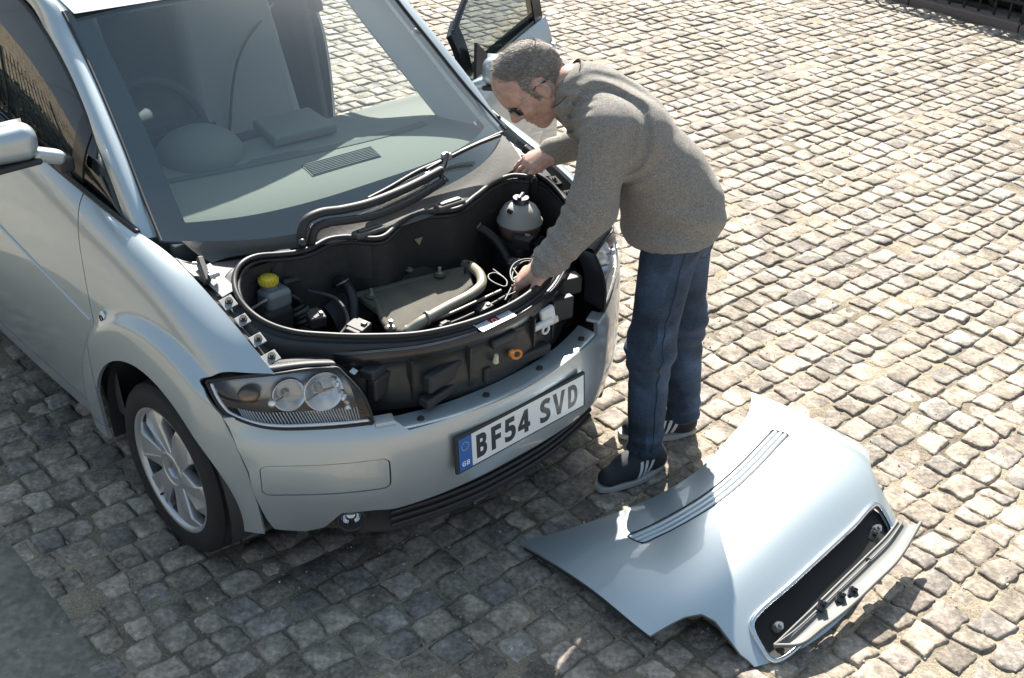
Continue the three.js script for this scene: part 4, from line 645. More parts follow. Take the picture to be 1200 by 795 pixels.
// engine, hoses, tanks
{
  const En = part('engine', bayGroup);
  mesh('engine_cover', surf([[[-0.36, 0.66, 0.06], [-0.1, 0.70, 0.05], [0.12, 0.70, 0.05], [0.33, 0.66, 0.06]], [[-0.36, 0.57, 0.14], [-0.1, 0.60, 0.10], [0.12, 0.60, 0.09], [0.31, 0.57, 0.13]], [[-0.36, 0.50, 0.27], [-0.1, 0.52, 0.25], [0.12, 0.52, 0.24], [0.31, 0.50, 0.24]]], 40, 24), M.bay, En);
  const tray = [[418, 349], [447, 341], [504, 326], [523, 321], [548, 315], [552, 334], [516, 362], [479, 386], [455, 384], [446, 366]].map(([u, v]) => px(u, v, 'y', 0.742)); mesh('intake_tray', slab(tray.map(([x, y, z]) => [x, y - (z - 0.20) * 0.10, z]).reverse(), 0.012, 0.006), M.dusty, En);
  const edge = (a, r) => mesh('tray_rim', tube(a.map(([u, v]) => { const q = px(u, v, 'y', 0.748); return [q[0], q[1] - (q[2] - 0.20) * 0.1 + 0.008, q[2]]; }), r, { seg: 30, rad: 8 }), M.dusty, En); edge([[416, 350], [440, 344], [470, 335], [505, 326], [524, 322]], 0.010); edge([[436, 345], [443, 360], [452, 378], [458, 383]], 0.011);
  for (const [u, v] of [[435, 342], [515, 317], [458, 379]]) { const p = px(u, v, 'y', 0.775), b = part('stud', En); mesh('washer', lathe([[0, 0], [0.017, 0], [0.019, 0.004], [0.012, 0.008], [0, 0.008]].reverse(), 24).translate(p[0], 0.758, p[2]), M.dusty, b); mesh('screw', merge([cyl(0.006, 0.006, 0.022, p[0], 0.774, p[2], 6), cyl(0.009, 0.009, 0.004, p[0], 0.765, p[2], 12)]), M.steel, b); }
  const hose = (name, pts, y, r, m, o = {}) => mesh(name, tube(pts.map(([u, v, yy]) => px(u, v, 'y', yy ?? y)), r, { seg: 60, rad: 14, ...o }), m, En);
  hose('coolant_pipe', [[545, 310, 0.74], [553, 313, 0.76], [563, 323, 0.77], [564, 334, 0.77], [552, 345, 0.77], [520, 362, 0.77], [494, 377, 0.76], [478, 388, 0.74]], 0.7, 0.0155, M.hose);
  for (const [u, v] of [[500, 373], [547, 313]]) { const p = px(u, v, 'y', 0.765), t = new THREE.TorusGeometry(0.0185, 0.0035, 8, 20); t.rotateY(u === 500 ? 1.35 : 0.5); t.translate(...p); mesh('hose_clip', t, u === 500 ? M.dirtySteel : M.blackPlastic, En); }
  hose('intake_hose', [[362, 318, 0.83], [366, 335, 0.78], [370, 355, 0.73], [376, 378, 0.66]], 0.8, 0.022, M.rubber);
  hose('brake_hose', [[295, 362, 0.80], [312, 352, 0.82], [324, 350, 0.80], [334, 356, 0.77]], 0.8, 0.004, M.dirtySteel); hose('vacuum_hose', [[330, 343, 0.80], [348, 350, 0.78], [360, 366, 0.72]], 0.8, 0.008, M.rubber);
  for (let k = 0; k < 5; k++) { const p = px(346 + k * 4, 361 + k * 4.2, 'y', 0.745 - k * 0.012), t = new THREE.TorusGeometry(0.027, 0.007, 8, 24); t.rotateX(1.1); t.rotateY(0.3); t.translate(...p); mesh('bellows_ring', t, k === 1 || k === 3 ? M.cowl : M.rubber, En); }
  // brake fluid reservoir
  const B = part('brake_reservoir', bayGroup), bp = px(314, 326, 'y', 0.865);
  mesh('tank', box(0.085, 0.06, 0.07, bp[0] + 0.008, 0.805, bp[2] + 0.012, 0.016), phy(0.22, 0.24, 0.24, 0.35, { transmission: 0.25, thickness: 0 }), B); mesh('neck', cyl(0.024, 0.026, 0.03, bp[0], 0.84, bp[2], 24), std(0.16, 0.17, 0.17, 0.4), B);
  const cap = lathe([[0, 0.870], [0.022, 0.8695], [0.0265, 0.866], [0.0275, 0.850], [0.0265, 0.848]].reverse(), 32); cap.translate(bp[0], 0, bp[2]); mesh('yellow_cap', cap, std(0.72, 0.55, 0.04, 0.45, { bumpMap: withRep(fineT, 1), bumpScale: 0.002 }), B, 'yellow brake fluid cap');
  for (let k = 0; k < 16; k++) { const a = k * Math.PI / 8; mesh('cap_rib', box(0.004, 0.014, 0.003, bp[0] + 0.0277 * Math.cos(a), 0.858, bp[2] + 0.0277 * Math.sin(a), 0.001, [0, -a, 0]), std(0.68, 0.52, 0.04, 0.45), B); }
  // expansion tank
  const X = part('expansion_tank', bayGroup), e = px(609, 257, 'y', 0.80); const top = lathe([[0.0, 0.058], [0.030, 0.056], [0.052, 0.042], [0.064, 0.022], [0.069, 0.002], [0.073, 0.0], [0.073, -0.006], [0.069, -0.008]].reverse(), 40); top.scale(1.05, 1.08, 1.05); top.translate(...e); mesh('tank_top', top, phy(0.42, 0.43, 0.40, 0.45, { transmission: 0.2, thickness: 0 }), X);
  const bot = lathe([[0.069, -0.008], [0.067, -0.03], [0.056, -0.055], [0.03, -0.07], [0, -0.075]].reverse(), 40); bot.scale(1.05, 1.08, 1.05); bot.translate(...e); mesh('tank_base', bot, phy(0.16, 0.11, 0.10, 0.45, {}), X);
  mesh('cap', cyl(0.026, 0.028, 0.022, e[0] + 0.002, e[1] + 0.068, e[2], 28), phy(0.02, 0.028, 0.06, 0.3, { clearcoat: 0.6 }), X); { const b = box(0.050, 0.012, 0.014, 0, 0, 0, 0.005); b.rotateY(0.5); b.translate(e[0] + 0.002, e[1] + 0.083, e[2]); mesh('cap_grip', b, phy(0.02, 0.028, 0.06, 0.3, { clearcoat: 0.6 }), X); mesh('cap_mark', slab([[e[0] - 0.022, e[1] + 0.0795, e[2] + 0.004], [e[0] - 0.006, e[1] + 0.0795, e[2] + 0.022], [e[0] + 0.018, e[1] + 0.0795, e[2] + 0.016], [e[0] + 0.004, e[1] + 0.0795, e[2] + 0.006]], 0.001), M.white, X); }
  mesh('spout', cyl(0.008, 0.008, 0.03, e[0] - 0.05, e[1] + 0.045, e[2] + 0.01, 12, [0, 0, 1.0]), M.blackPlastic, X);
  // loose wiring by the hand
  const wire = (pts, y, r = 0.0026, m = std(0.12, 0.12, 0.115, 0.5)) => mesh('cable', tube(pts.map(([u, v, yy]) => px(u, v, 'y', yy ?? y)), r, { seg: 50, rad: 6 }), m, En);
  wire([[632, 305], [615, 304], [603, 309], [598, 320], [603, 331], [612, 330]], 0.75); wire([[634, 310], [618, 306], [606, 312], [600, 326], [606, 338]], 0.74); wire([[578, 316], [586, 322], [594, 330], [592, 336], [582, 333], [573, 327], [573, 322], [580, 320], [590, 325]], 0.74); wire([[612, 318], [603, 330], [597, 342], [592, 352]], 0.73, 0.004, M.rubber); wire([[625, 300], [640, 303], [655, 300]], 0.76, 0.004, M.rubber); wire([[600, 313], [608, 326], [604, 342], [596, 346]], 0.745, 0.0026); wire([[622, 316], [610, 322], [602, 327]], 0.75, 0.0035, M.hose);
  // pipes, looms, clips and covers round the bay
  M.mid = std(0.022, 0.022, 0.022, 0.6); M.boot = std(0.03, 0.03, 0.031, 0.6);
  mesh('upper_cover', surf([[[-0.30, 0.735, 0.075], [-0.1, 0.77, 0.07], [0.1, 0.775, 0.075], [0.28, 0.74, 0.085]], [[-0.30, 0.70, 0.16], [-0.1, 0.735, 0.155], [0.1, 0.74, 0.15], [0.28, 0.71, 0.155]], [[-0.30, 0.64, 0.20], [-0.1, 0.68, 0.20], [0.1, 0.685, 0.19], [0.28, 0.65, 0.19]]], 40, 20), M.boot, En);
  for (let k = 0; k < 9; k++) { const x = -0.44 + k * 0.11; mesh('wall_rib', box(0.008, 0.16, 0.014, x, 0.80, 0.082 + 0.012 * Math.sin(k), 0.003), M.bay, bayGroup); }
  const loom = (name, pts, r, m) => mesh(name, tube(pts, r, { seg: 60, rad: 8 }), m, En);
  loom('wiring_loom', [[-0.42, 0.84, 0.115], [-0.30, 0.82, 0.10], [-0.12, 0.845, 0.115], [0.08, 0.83, 0.11], [0.26, 0.85, 0.125], [0.40, 0.82, 0.12]], 0.010, M.boot);
  loom('heater_hose', [[-0.26, 0.76, 0.09], [-0.24, 0.79, 0.14], [-0.25, 0.77, 0.20], [-0.28, 0.70, 0.25], [-0.30, 0.62, 0.30]], 0.016, M.rubber);
  loom('heater_hose', [[0.24, 0.78, 0.09], [0.29, 0.80, 0.13], [0.33, 0.77, 0.19], [0.34, 0.70, 0.26], [0.30, 0.62, 0.33]], 0.016, M.rubber);
  loom('coolant_hose', [[0.45, 0.72, 0.24], [0.42, 0.74, 0.31], [0.34, 0.74, 0.37], [0.24, 0.72, 0.43], [0.14, 0.68, 0.46]], 0.015, M.rubber);
  loom('radiator_hose', [[-0.46, 0.66, 0.30], [-0.40, 0.70, 0.36], [-0.30, 0.70, 0.42], [-0.18, 0.68, 0.45], [-0.05, 0.66, 0.46]], 0.019, M.rubber);
  loom('vacuum_pipe', [[-0.36, 0.80, 0.14], [-0.32, 0.79, 0.22], [-0.34, 0.76, 0.30], [-0.40, 0.74, 0.33]], 0.006, M.boot);
  loom('fuel_line', [[-0.20, 0.70, 0.36], [-0.06, 0.715, 0.40], [0.08, 0.72, 0.405], [0.18, 0.71, 0.39]], 0.005, M.dirtySteel);
  loom('fuel_line', [[-0.20, 0.69, 0.385], [-0.06, 0.70, 0.425], [0.08, 0.705, 0.43], [0.20, 0.70, 0.41]], 0.005, M.boot);
  for (const [x, y, z, w, h, d, ry] of [[-0.33, 0.735, 0.335, 0.07, 0.05, 0.05, 0.3], [-0.22, 0.715, 0.40, 0.05, 0.04, 0.035, 0.1], [0.33, 0.70, 0.30, 0.05, 0.05, 0.04, 0.2], [0.40, 0.76, 0.26, 0.045, 0.04, 0.06, 0.5], [-0.40, 0.76, 0.23, 0.05, 0.035, 0.05, -0.3], [0.05, 0.715, 0.455, 0.06, 0.035, 0.03, 0], [-0.10, 0.71, 0.455, 0.045, 0.035, 0.03, 0]]) { const c = part('connector', En); mesh('connector_body', box(w, h, d, x, y, z, 0.006, [0.1, ry, 0.05]), M.mid, c); mesh('connector_lip', box(w * 0.6, h * 0.3, d * 1.15, x, y + h * 0.4, z, 0.003, [0.1, ry, 0.05]), M.boot, c); mesh('connector_clip', box(w * 0.22, h * 0.25, d * 0.3, x + w * 0.2, y + h * 0.55, z + d * 0.2, 0.002, [0.1, ry, 0.05]), M.dirtySteel, c); }
  for (const [x, y, z] of [[-0.245, 0.79, 0.15], [0.30, 0.80, 0.14], [-0.38, 0.705, 0.37], [0.38, 0.745, 0.34], [-0.27, 0.69, 0.43]]) { const t = new THREE.TorusGeometry(0.019, 0.003, 6, 20); t.rotateX(0.9); t.rotateY(0.4 + x); t.translate(x, y, z); mesh('hose_clip', t, M.dirtySteel, En); }
  for (const [x, y, z] of [[-0.20, 0.742, 0.175], [0.0, 0.757, 0.165], [0.19, 0.748, 0.165]]) mesh('cover_bolt', merge([cyl(0.008, 0.009, 0.008, x, y, z, 6), cyl(0.013, 0.013, 0.003, x, y - 0.003, z, 16)]), M.dirtySteel, En);
  { const p = px(490, 281, 'y', 0.84); mesh('tab', slab([[p[0] - 0.014, 0.845, p[2]], [p[0] + 0.016, 0.845, p[2] + 0.002], [p[0] + 0.002, 0.82, p[2] + 0.004]], 0.003), M.hose, bayGroup); }
  // side ducting and dark lumps filling the bay
  for (const [x, y, z, w, h, d] of [[-0.46, 0.60, 0.22, 0.16, 0.2, 0.16], [-0.28, 0.56, 0.40, 0.2, 0.18, 0.12], [0.42, 0.58, 0.34, 0.18, 0.22, 0.16], [0.25, 0.54, 0.42, 0.16, 0.2, 0.1], [-0.47, 0.72, 0.11, 0.10, 0.13, 0.09], [0.45, 0.66, 0.20, 0.14, 0.16, 0.14], [0.02, 0.54, 0.42, 0.2, 0.14, 0.12]]) mesh('bay_box', box(w, h, d, x, y, z, 0.02), M.bay, En);
}
// ---------------------------------------------------------------- wiper with its two parallel arms
{
  const Wp = part('wiper', car), n = [0, 0.69, 0.72], at = (u, v, o) => pxPlane(u, v, [0, 0.985 + 0.69 * o, 0.045 + 0.72 * o], n);
  const tubeAt = (name, pts, o, r, m, opt) => mesh(name, tube(pts.map(([u, v, oo]) => at(u, v, oo ?? o)), r, { seg: 60, rad: 10, ...opt }), m, Wp);
  tubeAt('wiper_arm', [[354, 287, 0.0], [353, 276, 0.02], [358, 259, 0.04], [374, 250], [400, 246], [430, 239], [462, 227], [490, 214], [516, 200]], 0.05, 0.0140, M.blackPlastic);
  tubeAt('wiper_arm', [[364, 286, 0.0], [366, 277, 0.02], [370, 268, 0.035], [382, 262], [410, 258], [438, 253], [470, 241], [496, 227], [519, 212]], 0.045, 0.0130, M.blackPlastic);
  tubeAt('wiper_joint', [[519, 213], [517, 203], [521, 193], [524, 181]], 0.05, 0.008, M.gloss); tubeAt('wiper_joint', [[514, 202], [524, 211]], 0.05, 0.006, M.gloss);
  tubeAt('wiper_blade', [[432, 233], [455, 221], [490, 201], [520, 188], [550, 173], [588, 156]], 0.022, 0.0075, M.rubber); tubeAt('wiper_blade', [[500, 199], [530, 183], [560, 169], [586, 159]], 0.030, 0.006, M.rubber);
  for (const [u, v] of [[354, 285], [382, 262], [375, 250]]) { const p = at(u, v, 0.035), g = new THREE.SphereGeometry(0.014, 16, 10); g.translate(...p); mesh('wiper_cap', g, M.gloss, Wp); }
  { const p = at(523, 183, 0.035), g = box(0.028, 0.02, 0.03, 0, 0, 0, 0.006); g.rotateY(0.3); g.translate(...p); mesh('wiper_clip', g, M.steel, Wp); }
}
// ---------------------------------------------------------------- cabin
{
  const C = part('cabin', car); const dashM = std(0.175, 0.185, 0.165, 0.85, { bumpMap: withRep(fineT, 6), bumpScale: 0.0006 }), darkTrim = std(0.06, 0.066, 0.072, 0.8), seatM = std(0.28, 0.31, 0.33, 0.85, { bumpMap: withRep(fineT, 8), bumpScale: 0.001 }), lightTrim = std(0.42, 0.45, 0.45, 0.8);
  const rows = [[], [], [], [], [], []], XS = [-0.62, -0.42, -0.2, 0, 0.2, 0.42, 0.62];
  const ZF = [-0.155, -0.045, 0.015, 0.035, 0.015, -0.045, -0.155];
  XS.forEach((x, i) => { const e = Math.abs(x) > 0.5 ? 1 : 0; rows[0].push([x, 0.945, ZF[i]]); rows[1].push([x, 0.968, ZF[i] - 0.10]); rows[2].push([x, 0.985, ZF[i] - 0.26]); rows[3].push([x, 0.992 + 0.008 * e, -0.47]); rows[4].push([x, 0.975, -0.535]); rows[5].push([x, 0.80, -0.56]); });
  const d = surf(rows, 60, 50); if (d.attributes.normal.getY(1000) < 0) flip(d); mesh('dashboard', d, dashM, C);
  // long shallow step across the dash
  const dF = patch(rows), dH = (x, z) => heightOn(dF, x, z, -0.62, 0.62, 0.03, -0.5), gp = [[195, 213], [300, 192], [400, 170], [470, 152], [497, 143]].map(([u, v]) => px(u, v, 'y', 0.987)), gs = spl3(gp);
  mesh('dash_step', gridGeo((u) => { const q = gs(u); return (v) => { const z = q[2] - 0.012 + 0.034 * v; return [q[0], dH(q[0], z) + 0.0025, z]; }; }, 40, 4), std(0.10, 0.106, 0.10, 0.85), C);
  // demister grille
  const V4 = [[353, 195], [435, 172], [447, 182], [366, 206]].map(([u, v]) => px(u, v, 'y', 0.986)), vg = part('demister_vent', C); mesh('vent_frame', slab(V4.map(([x, y, z]) => [x, dH(x, z) - 0.001, z]).reverse(), 0.004), std(0.06, 0.07, 0.07, 0.7), vg);
  for (let k = 0; k < 8; k++) { const t = (k + 0.5) / 8, a = V4[0].map((q, i) => mix(q, V4[3][i], t)), b = V4[1].map((q, i) => mix(q, V4[2][i], t)); mesh('vent_slat', tube([[a[0] + 0.006, dH(a[0], a[2]) + 0.0045, a[2]], [b[0] - 0.006, dH(b[0], b[2]) + 0.0045, b[2]]], 0.0026, { seg: 3, rad: 5 }), std(0.12, 0.13, 0.13, 0.7), vg); }
  // instrument hood
  { const g = new THREE.SphereGeometry(1, 40, 24); g.scale(0.145, 0.098, 0.145); g.rotateY(0.1); const P = g.attributes.position; for (let i = 0; i < P.count; i++) if (P.getZ(i) < -0.06) P.setY(i, P.getY(i) * 0.95); g.computeVertexNormals(); g.translate(-0.292, 0.985, -0.535); const k = clip(mergeVertices(g), (x, y, z) => Math.min(y - 0.97, z + 0.635)); mesh('instrument_hood', k, dashM, C); mesh('instrument_face', box(0.24, 0.12, 0.01, -0.292, 0.99, -0.622, 0.004), darkTrim, C); }
  { const Wh = part('steering_wheel', C); const g = new THREE.TorusGeometry(0.182, 0.016, 14, 56); mesh('wheel_rim', g, darkTrim, Wh); mesh('wheel_hub', box(0.16, 0.11, 0.05, 0, -0.01, -0.02, 0.03), darkTrim, Wh); for (const a of [0, Math.PI, Math.PI * 1.5]) mesh('wheel_spoke', box(0.11, 0.04, 0.02, 0.12 * Math.cos(a), 0.12 * Math.sin(a), -0.006, 0.008, [0, 0, a]), darkTrim, Wh); Wh.position.set(-0.33, 1.0, -0.74); Wh.rotation.set(0.42, Math.PI, 0, 'YXZ'); }
  { const q = [[300, 143], [360, 128], [390, 147], [323, 163]].map(([u, v]) => px(u, v, 'y', 1.02)); mesh('centre_pad', slab(q.slice().reverse(), 0.016, 0.009).translate(0, -0.018, 0), dashM, C); }
  mesh('console', box(0.26, 0.5, 0.16, 0.02, 0.72, -0.60, 0.03), darkTrim, C);
  for (const x of [-0.36, 0.36]) {
    const S = part('front_seat', C); mesh('cushion', box(0.50, 0.16, 0.52, x, 0.55, -1.10, 0.06, [0.12, 0, 0]), seatM, S);
    const b = new RoundedBoxGeometry(0.49, 0.68, 0.15, 5, 0.06), P = b.attributes.position; for (let i = 0; i < P.count; i++) { const y = P.getY(i); P.setX(i, P.getX(i) * (1 - 0.16 * ss(0.05, 0.34, y))); P.setZ(i, P.getZ(i) + 0.04 * Math.pow(P.getX(i) / 0.25, 2)); } b.computeVertexNormals(); b.rotateX(-0.30); b.translate(x, 0.92, -1.42); mesh('backrest', b, seatM, S);
    mesh('headrest', box(0.25, 0.18, 0.10, x, 1.335, -1.55, 0.045, [-0.25, 0, 0]), seatM, S);
    const belt = tube([[x < 0 ? -0.60 : 0.60, 1.12, -1.42], [x * 0.95, 0.98, -1.30], [x - Math.sign(x) * 0.16, 0.60, -1.22]], 0.006, { seg: 20, rad: 6 }); mesh('seat_belt', belt, darkTrim, S);
  }
  mesh('rear_bench', merge([box(1.2, 0.7, 0.16, 0, 0.85, -2.3, 0.06, [-0.25, 0, 0]), box(1.2, 0.2, 0.45, 0, 0.52, -2.05, 0.06)]), seatM, C);
  mesh('floor', box(1.36, 0.03, 2.6, 0, 0.33, -1.5, 0.005), darkTrim, C); mesh('footwell', box(1.3, 0.62, 0.03, 0, 0.64, -0.10, 0.005), darkTrim, C);
  const hl = surf([[[-0.55, 1.45, -0.72], [0, 1.475, -0.60], [0.55, 1.45, -0.72]], [[-0.55, 1.50, -1.2], [0, 1.525, -1.2], [0.55, 1.50, -1.2]], [[-0.52, 1.36, -2.3], [0, 1.40, -2.3], [0.52, 1.36, -2.3]]], 12, 16); mesh('headliner', hl, lightTrim, C);
  for (const s of [-1, 1]) {
    const a = pin.map(([x, y, z]) => [s * (-x - 0.018), y - 0.022, z - 0.012]).slice(0, 8), b = pout.map(([x, y, z]) => [s * (-x - 0.03), y - 0.01, z - 0.02]).slice(0, 8), m = a.map((p, i) => [p[0] - s * 0.085, p[1] - 0.055, p[2] - 0.06]); mesh('pillar_trim', surf([a, m, b], 24, 8), lightTrim, C);
    mesh('door_pillar_trim', box(0.03, 1.0, 0.12, s * 0.715, 0.85, -1.36, 0.01, [-0.06, 0, s * 0.10]), darkTrim, C);
  }
  { const inner = clip(sideMaster, (x, y, z) => Math.min(-0.3 - z, z + 2.7, y - 0.3)); const P = inner.attributes.position; for (let i = 0; i < P.count; i++) P.setX(i, P.getX(i) + 0.06); mesh('door_card', flip(inner), darkTrim, C); const r2 = clip(mirrorX(sideMaster), (x, y, z) => Math.min(-1.36 - z, z + 2.7, y - 0.3)); const Q = r2.attributes.position; for (let i = 0; i < Q.count; i++) Q.setX(i, Q.getX(i) - 0.06); mesh('side_trim', flip(r2), darkTrim, C); }
}
// ---------------------------------------------------------------- the bonnet lying on the setts
function polySDF(pts) { // > 0 outside
  return (x, z) => { let d = 1e9, s = 1; for (let i = 0, j = pts.length - 1; i < pts.length; j = i++) { const [ax, az] = pts[i], [bx, bz] = pts[j], ex = bx - ax, ez = bz - az, wx = x - ax, wz = z - az, t = clamp((wx * ex + wz * ez) / (ex * ex + ez * ez), 0, 1); d = Math.min(d, (wx - ex * t) ** 2 + (wz - ez * t) ** 2); const c1 = z >= az, c2 = z < bz, c3 = ex * wz > ez * wx; if ((c1 && c2 && c3) || (!c1 && !c2 && !c3)) s = -s; } return s * Math.sqrt(d); };
}
{
  const B = thing('car_bonnet', 'detached silver car bonnet with front grille lying on the setts', 'bonnet');
  const rows = [
    [[-0.026, 0.020, 0.723], [0.132, 0.070, 0.831], [0.36, 0.097, 0.910], [0.60, 0.105, 0.925], [0.84, 0.090, 0.87], [1.059, 0.050, 0.795], [1.222, 0.020, 0.695]],
    [[-0.036, 0.048, 0.90], [0.12, 0.105, 0.97], [0.35, 0.142, 1.02], [0.60, 0.152, 1.03], [0.85, 0.138, 0.99], [1.07, 0.098, 0.94], [1.215, 0.045, 0.87]],
    [[-0.046, 0.062, 1.09], [0.11, 0.125, 1.13], [0.34, 0.164, 1.16], [0.60, 0.173, 1.165], [0.86, 0.158, 1.13], [1.07, 0.115, 1.09], [1.205, 0.055, 1.04]],
    [[-0.057, 0.060, 1.281], [0.10, 0.117, 1.30], [0.33, 0.153, 1.31], [0.59, 0.161, 1.305], [0.85, 0.147, 1.28], [1.06, 0.108, 1.25], [1.19, 0.055, 1.22]],
    [[-0.01, 0.036, 1.42], [0.13, 0.078, 1.42], [0.33, 0.106, 1.424], [0.57, 0.112, 1.414], [0.82, 0.104, 1.388], [0.99, 0.076, 1.368], [1.11, 0.036, 1.35]],
    [[0.06, 0.004, 1.50], [0.17, 0.016, 1.535], [0.36, 0.030, 1.552], [0.57, 0.034, 1.538], [0.80, 0.028, 1.502], [0.94, 0.014, 1.468], [1.05, 0.004, 1.42]],
    [[0.09, -0.02, 1.55], [0.18, -0.012, 1.585], [0.36, -0.005, 1.60], [0.57, -0.002, 1.585], [0.80, -0.006, 1.548], [0.94, -0.014, 1.51], [1.04, -0.022, 1.47]],
  ];
  const F = patch(rows), g0 = gridGeo(F, 200, 200); if (g0.attributes.normal.getY(20000) < 0) flip(g0);
  const hAt = (x, z) => heightOn(F, x, z, -0.03, 1.22, 0.8, 1.55);
  const cutL = polySDF([[-0.2, 1.275], [-0.057, 1.284], [-0.013, 1.300], [0.043, 1.322], [0.085, 1.350], [0.102, 1.388], [0.102, 1.436], [0.103, 1.486], [0.112, 1.508], [0.15, 1.70], [-0.2, 1.70]]);
  const cutR = polySDF([[1.35, 1.215], [1.19, 1.222], [1.14, 1.245], [1.10, 1.27], [1.06, 1.30], [1.03, 1.34], [1.015, 1.39], [1.005, 1.44], [0.99, 1.47], [0.95, 1.70], [1.35, 1.70]]);
  const FR = [[0.196, 1.452], [0.40, 1.449], [0.57, 1.440], [0.75, 1.426], [0.924, 1.405], [0.938, 1.418], [0.930, 1.468], [0.915, 1.482], [0.76, 1.522], [0.57, 1.553], [0.40, 1.568], [0.19, 1.563], [0.168, 1.548], [0.176, 1.466]];
  const grille = polySDF(FR), ventPts = [[745, 632], [772, 620], [800, 605], [828, 588], [853, 569], [877, 547], [897, 526], [915, 507]].map(([u, v]) => { let y = 0.12, p; for (let k = 0; k < 5; k++) { p = px(u, v, 'y', y); y = hAt(p[0], p[2]); } return p; }), ventX = natSpline(ventPts.map((p) => p[0])), ventF = (x) => { let a = 0, b = 1; for (let k = 0; k < 30; k++) { const m = (a + b) / 2; ventX(m) < x ? (a = m) : (b = m); } return natSpline(ventPts.map((p) => p[2]))(a); }, vx0 = ventPts[0][0], vx1 = ventPts[7][0], ventZ = (t) => ventF(mix(vx0, vx1, t)), slotE = (d) => { const r = []; for (let i = 0; i <= 20; i++) r.push([mix(vx0 - 0.006, vx1 + 0.006, i / 20), ventZ(i / 20) + d]); return r; }, slot = polySDF([...slotE(-0.033), ...slotE(0.033).reverse()]);
  const skin = clip(clip(clip(clip(g0, (x, y, z) => cutL(x, z)), (x, y, z) => cutR(x, z)), (x, y, z) => Math.min(grille(x, z), slot(x, z))), (x, y, z) => Math.min(y - 0.006, 1.60 - z));
  mesh('bonnet_skin', hem(skin, 0.012), M.paint, B);
  const under = clip(clip(clip(gridGeo(F, 60, 60), (x, y, z) => cutL(x, z) - 0.02), (x, y, z) => cutR(x, z) - 0.02), (x, y, z) => Math.min(y - 0.024, grille(x, z) - 0.01)); { const p = under.attributes.position; for (let i = 0; i < p.count; i++) p.setY(i, p.getY(i) - 0.016); } mesh('inner_panel', under, M.blackPlastic, B);
  // louvred slot
  const vent = part('bonnet_vent', B); const cl = (dz) => { const r = []; for (let i = 0; i <= 20; i++) { const t = i / 20, x = mix(vx0, vx1, t), z = ventZ(t) + dz; r.push([x, hAt(x, z) - 0.002, z]); } return r; };
  const strip = (dz, w, dy, lift) => { const c = spl3(cl(dz)); return gridGeo((u) => { const q = c(u); return (v) => [q[0], q[1] + dy + lift * Math.sin(Math.PI * v), q[2] + (v - 0.5) * w]; }, 60, 6); };
  mesh('vent_tray', strip(0, 0.075, -0.014, 0), M.blackPlastic, vent); for (const dz of [-0.0195, 0.0, 0.0195]) { const g = tube(cl(0).map(([x, y, z]) => [x, 0, z]), 0.0088, { seg: 90, rad: 12 }); const p = g.attributes.position, H = spl3(cl(dz)); for (let i = 0; i < p.count; i++) { const t = clamp((p.getX(i) - vx0) / (vx1 - vx0), 0, 1); p.setXYZ(i, p.getX(i), H(t)[1] - 0.002 + p.getY(i) * 0.55, p.getZ(i) + dz); } g.computeVertexNormals(); mesh('vent_louvre', g, M.paint, vent); }
  const rim = []; const c1 = cl(-0.031), c2 = cl(0.031); mesh('vent_rim', tube([...c1, ...c2.reverse()].map(([x, y, z]) => [x, y + 0.002, z]), 0.0028, { seg: 160, rad: 6, closed: true }), M.blackPlastic, vent);
  // grille: recessed black panel, chrome surround, fixings, loose lower strip
  const G = part('grille', B);
  const rec = clip(gridGeo(F, 120, 160), (x, y, z) => -grille(x, z) + 0.004); { const p = rec.attributes.position; for (let i = 0; i < p.count; i++) p.setY(i, Math.max(0.006, p.getY(i) - 0.022)); rec.computeVertexNormals(); } mesh('grille_panel', rec, M.dark, G);
  mesh('chrome_surround', tube(FR.map(([x, z]) => [x, Math.max(0.010, hAt(x, z) + 0.005), z]), 0.0085, { seg: 240, rad: 10, closed: true }), M.chrome, G);
  for (const [u, v] of [[913, 729], [1029, 615]]) { const p = px(u, v, 'y', 0.065); mesh('fixing', merge([cyl(0.013, 0.015, 0.02, p[0], 0.045, p[2], 16, [0.5, 0, 0]), cyl(0.007, 0.007, 0.012, p[0], 0.058, p[2] + 0.006, 10, [0.5, 0, 0])]), M.lampGrey, G); }
  for (const [u, v] of [[963, 710], [1014, 659], [1023, 628], [985, 700], [999, 694]]) { const p = px(u, v, 'y', 0.09); mesh('bracket', merge([box(0.034, 0.016, 0.022, p[0], 0.088, p[2], 0.003, [0.4, 0.5, 0.3]), box(0.012, 0.030, 0.014, p[0] + 0.008, 0.094, p[2] + 0.004, 0.003, [0.2, 0.3, 0.6])]), M.gloss, G); }
  const OUT = [[909, 757, 0.05], [938, 755, 0.06], [963, 737, 0.075], [993, 714, 0.09], [1025, 684, 0.10], [1052, 657, 0.11], [1079, 613, 0.12]], IN = [[908, 756, 0.052], [930, 735, 0.066], [952, 714, 0.078], [987, 680, 0.092], [1016, 652, 0.102], [1040, 628, 0.112], [1052, 612, 0.118]];
  const o = OUT.map(([u, v, y]) => px(u, v, 'y', y)), n = IN.map(([u, v, y]) => px(u, v, 'y', y)), mid = o.map((p, i) => [mix(p[0], n[i][0], 0.45), mix(p[1], n[i][1], 0.45) - 0.010, mix(p[2], n[i][2], 0.45)]);
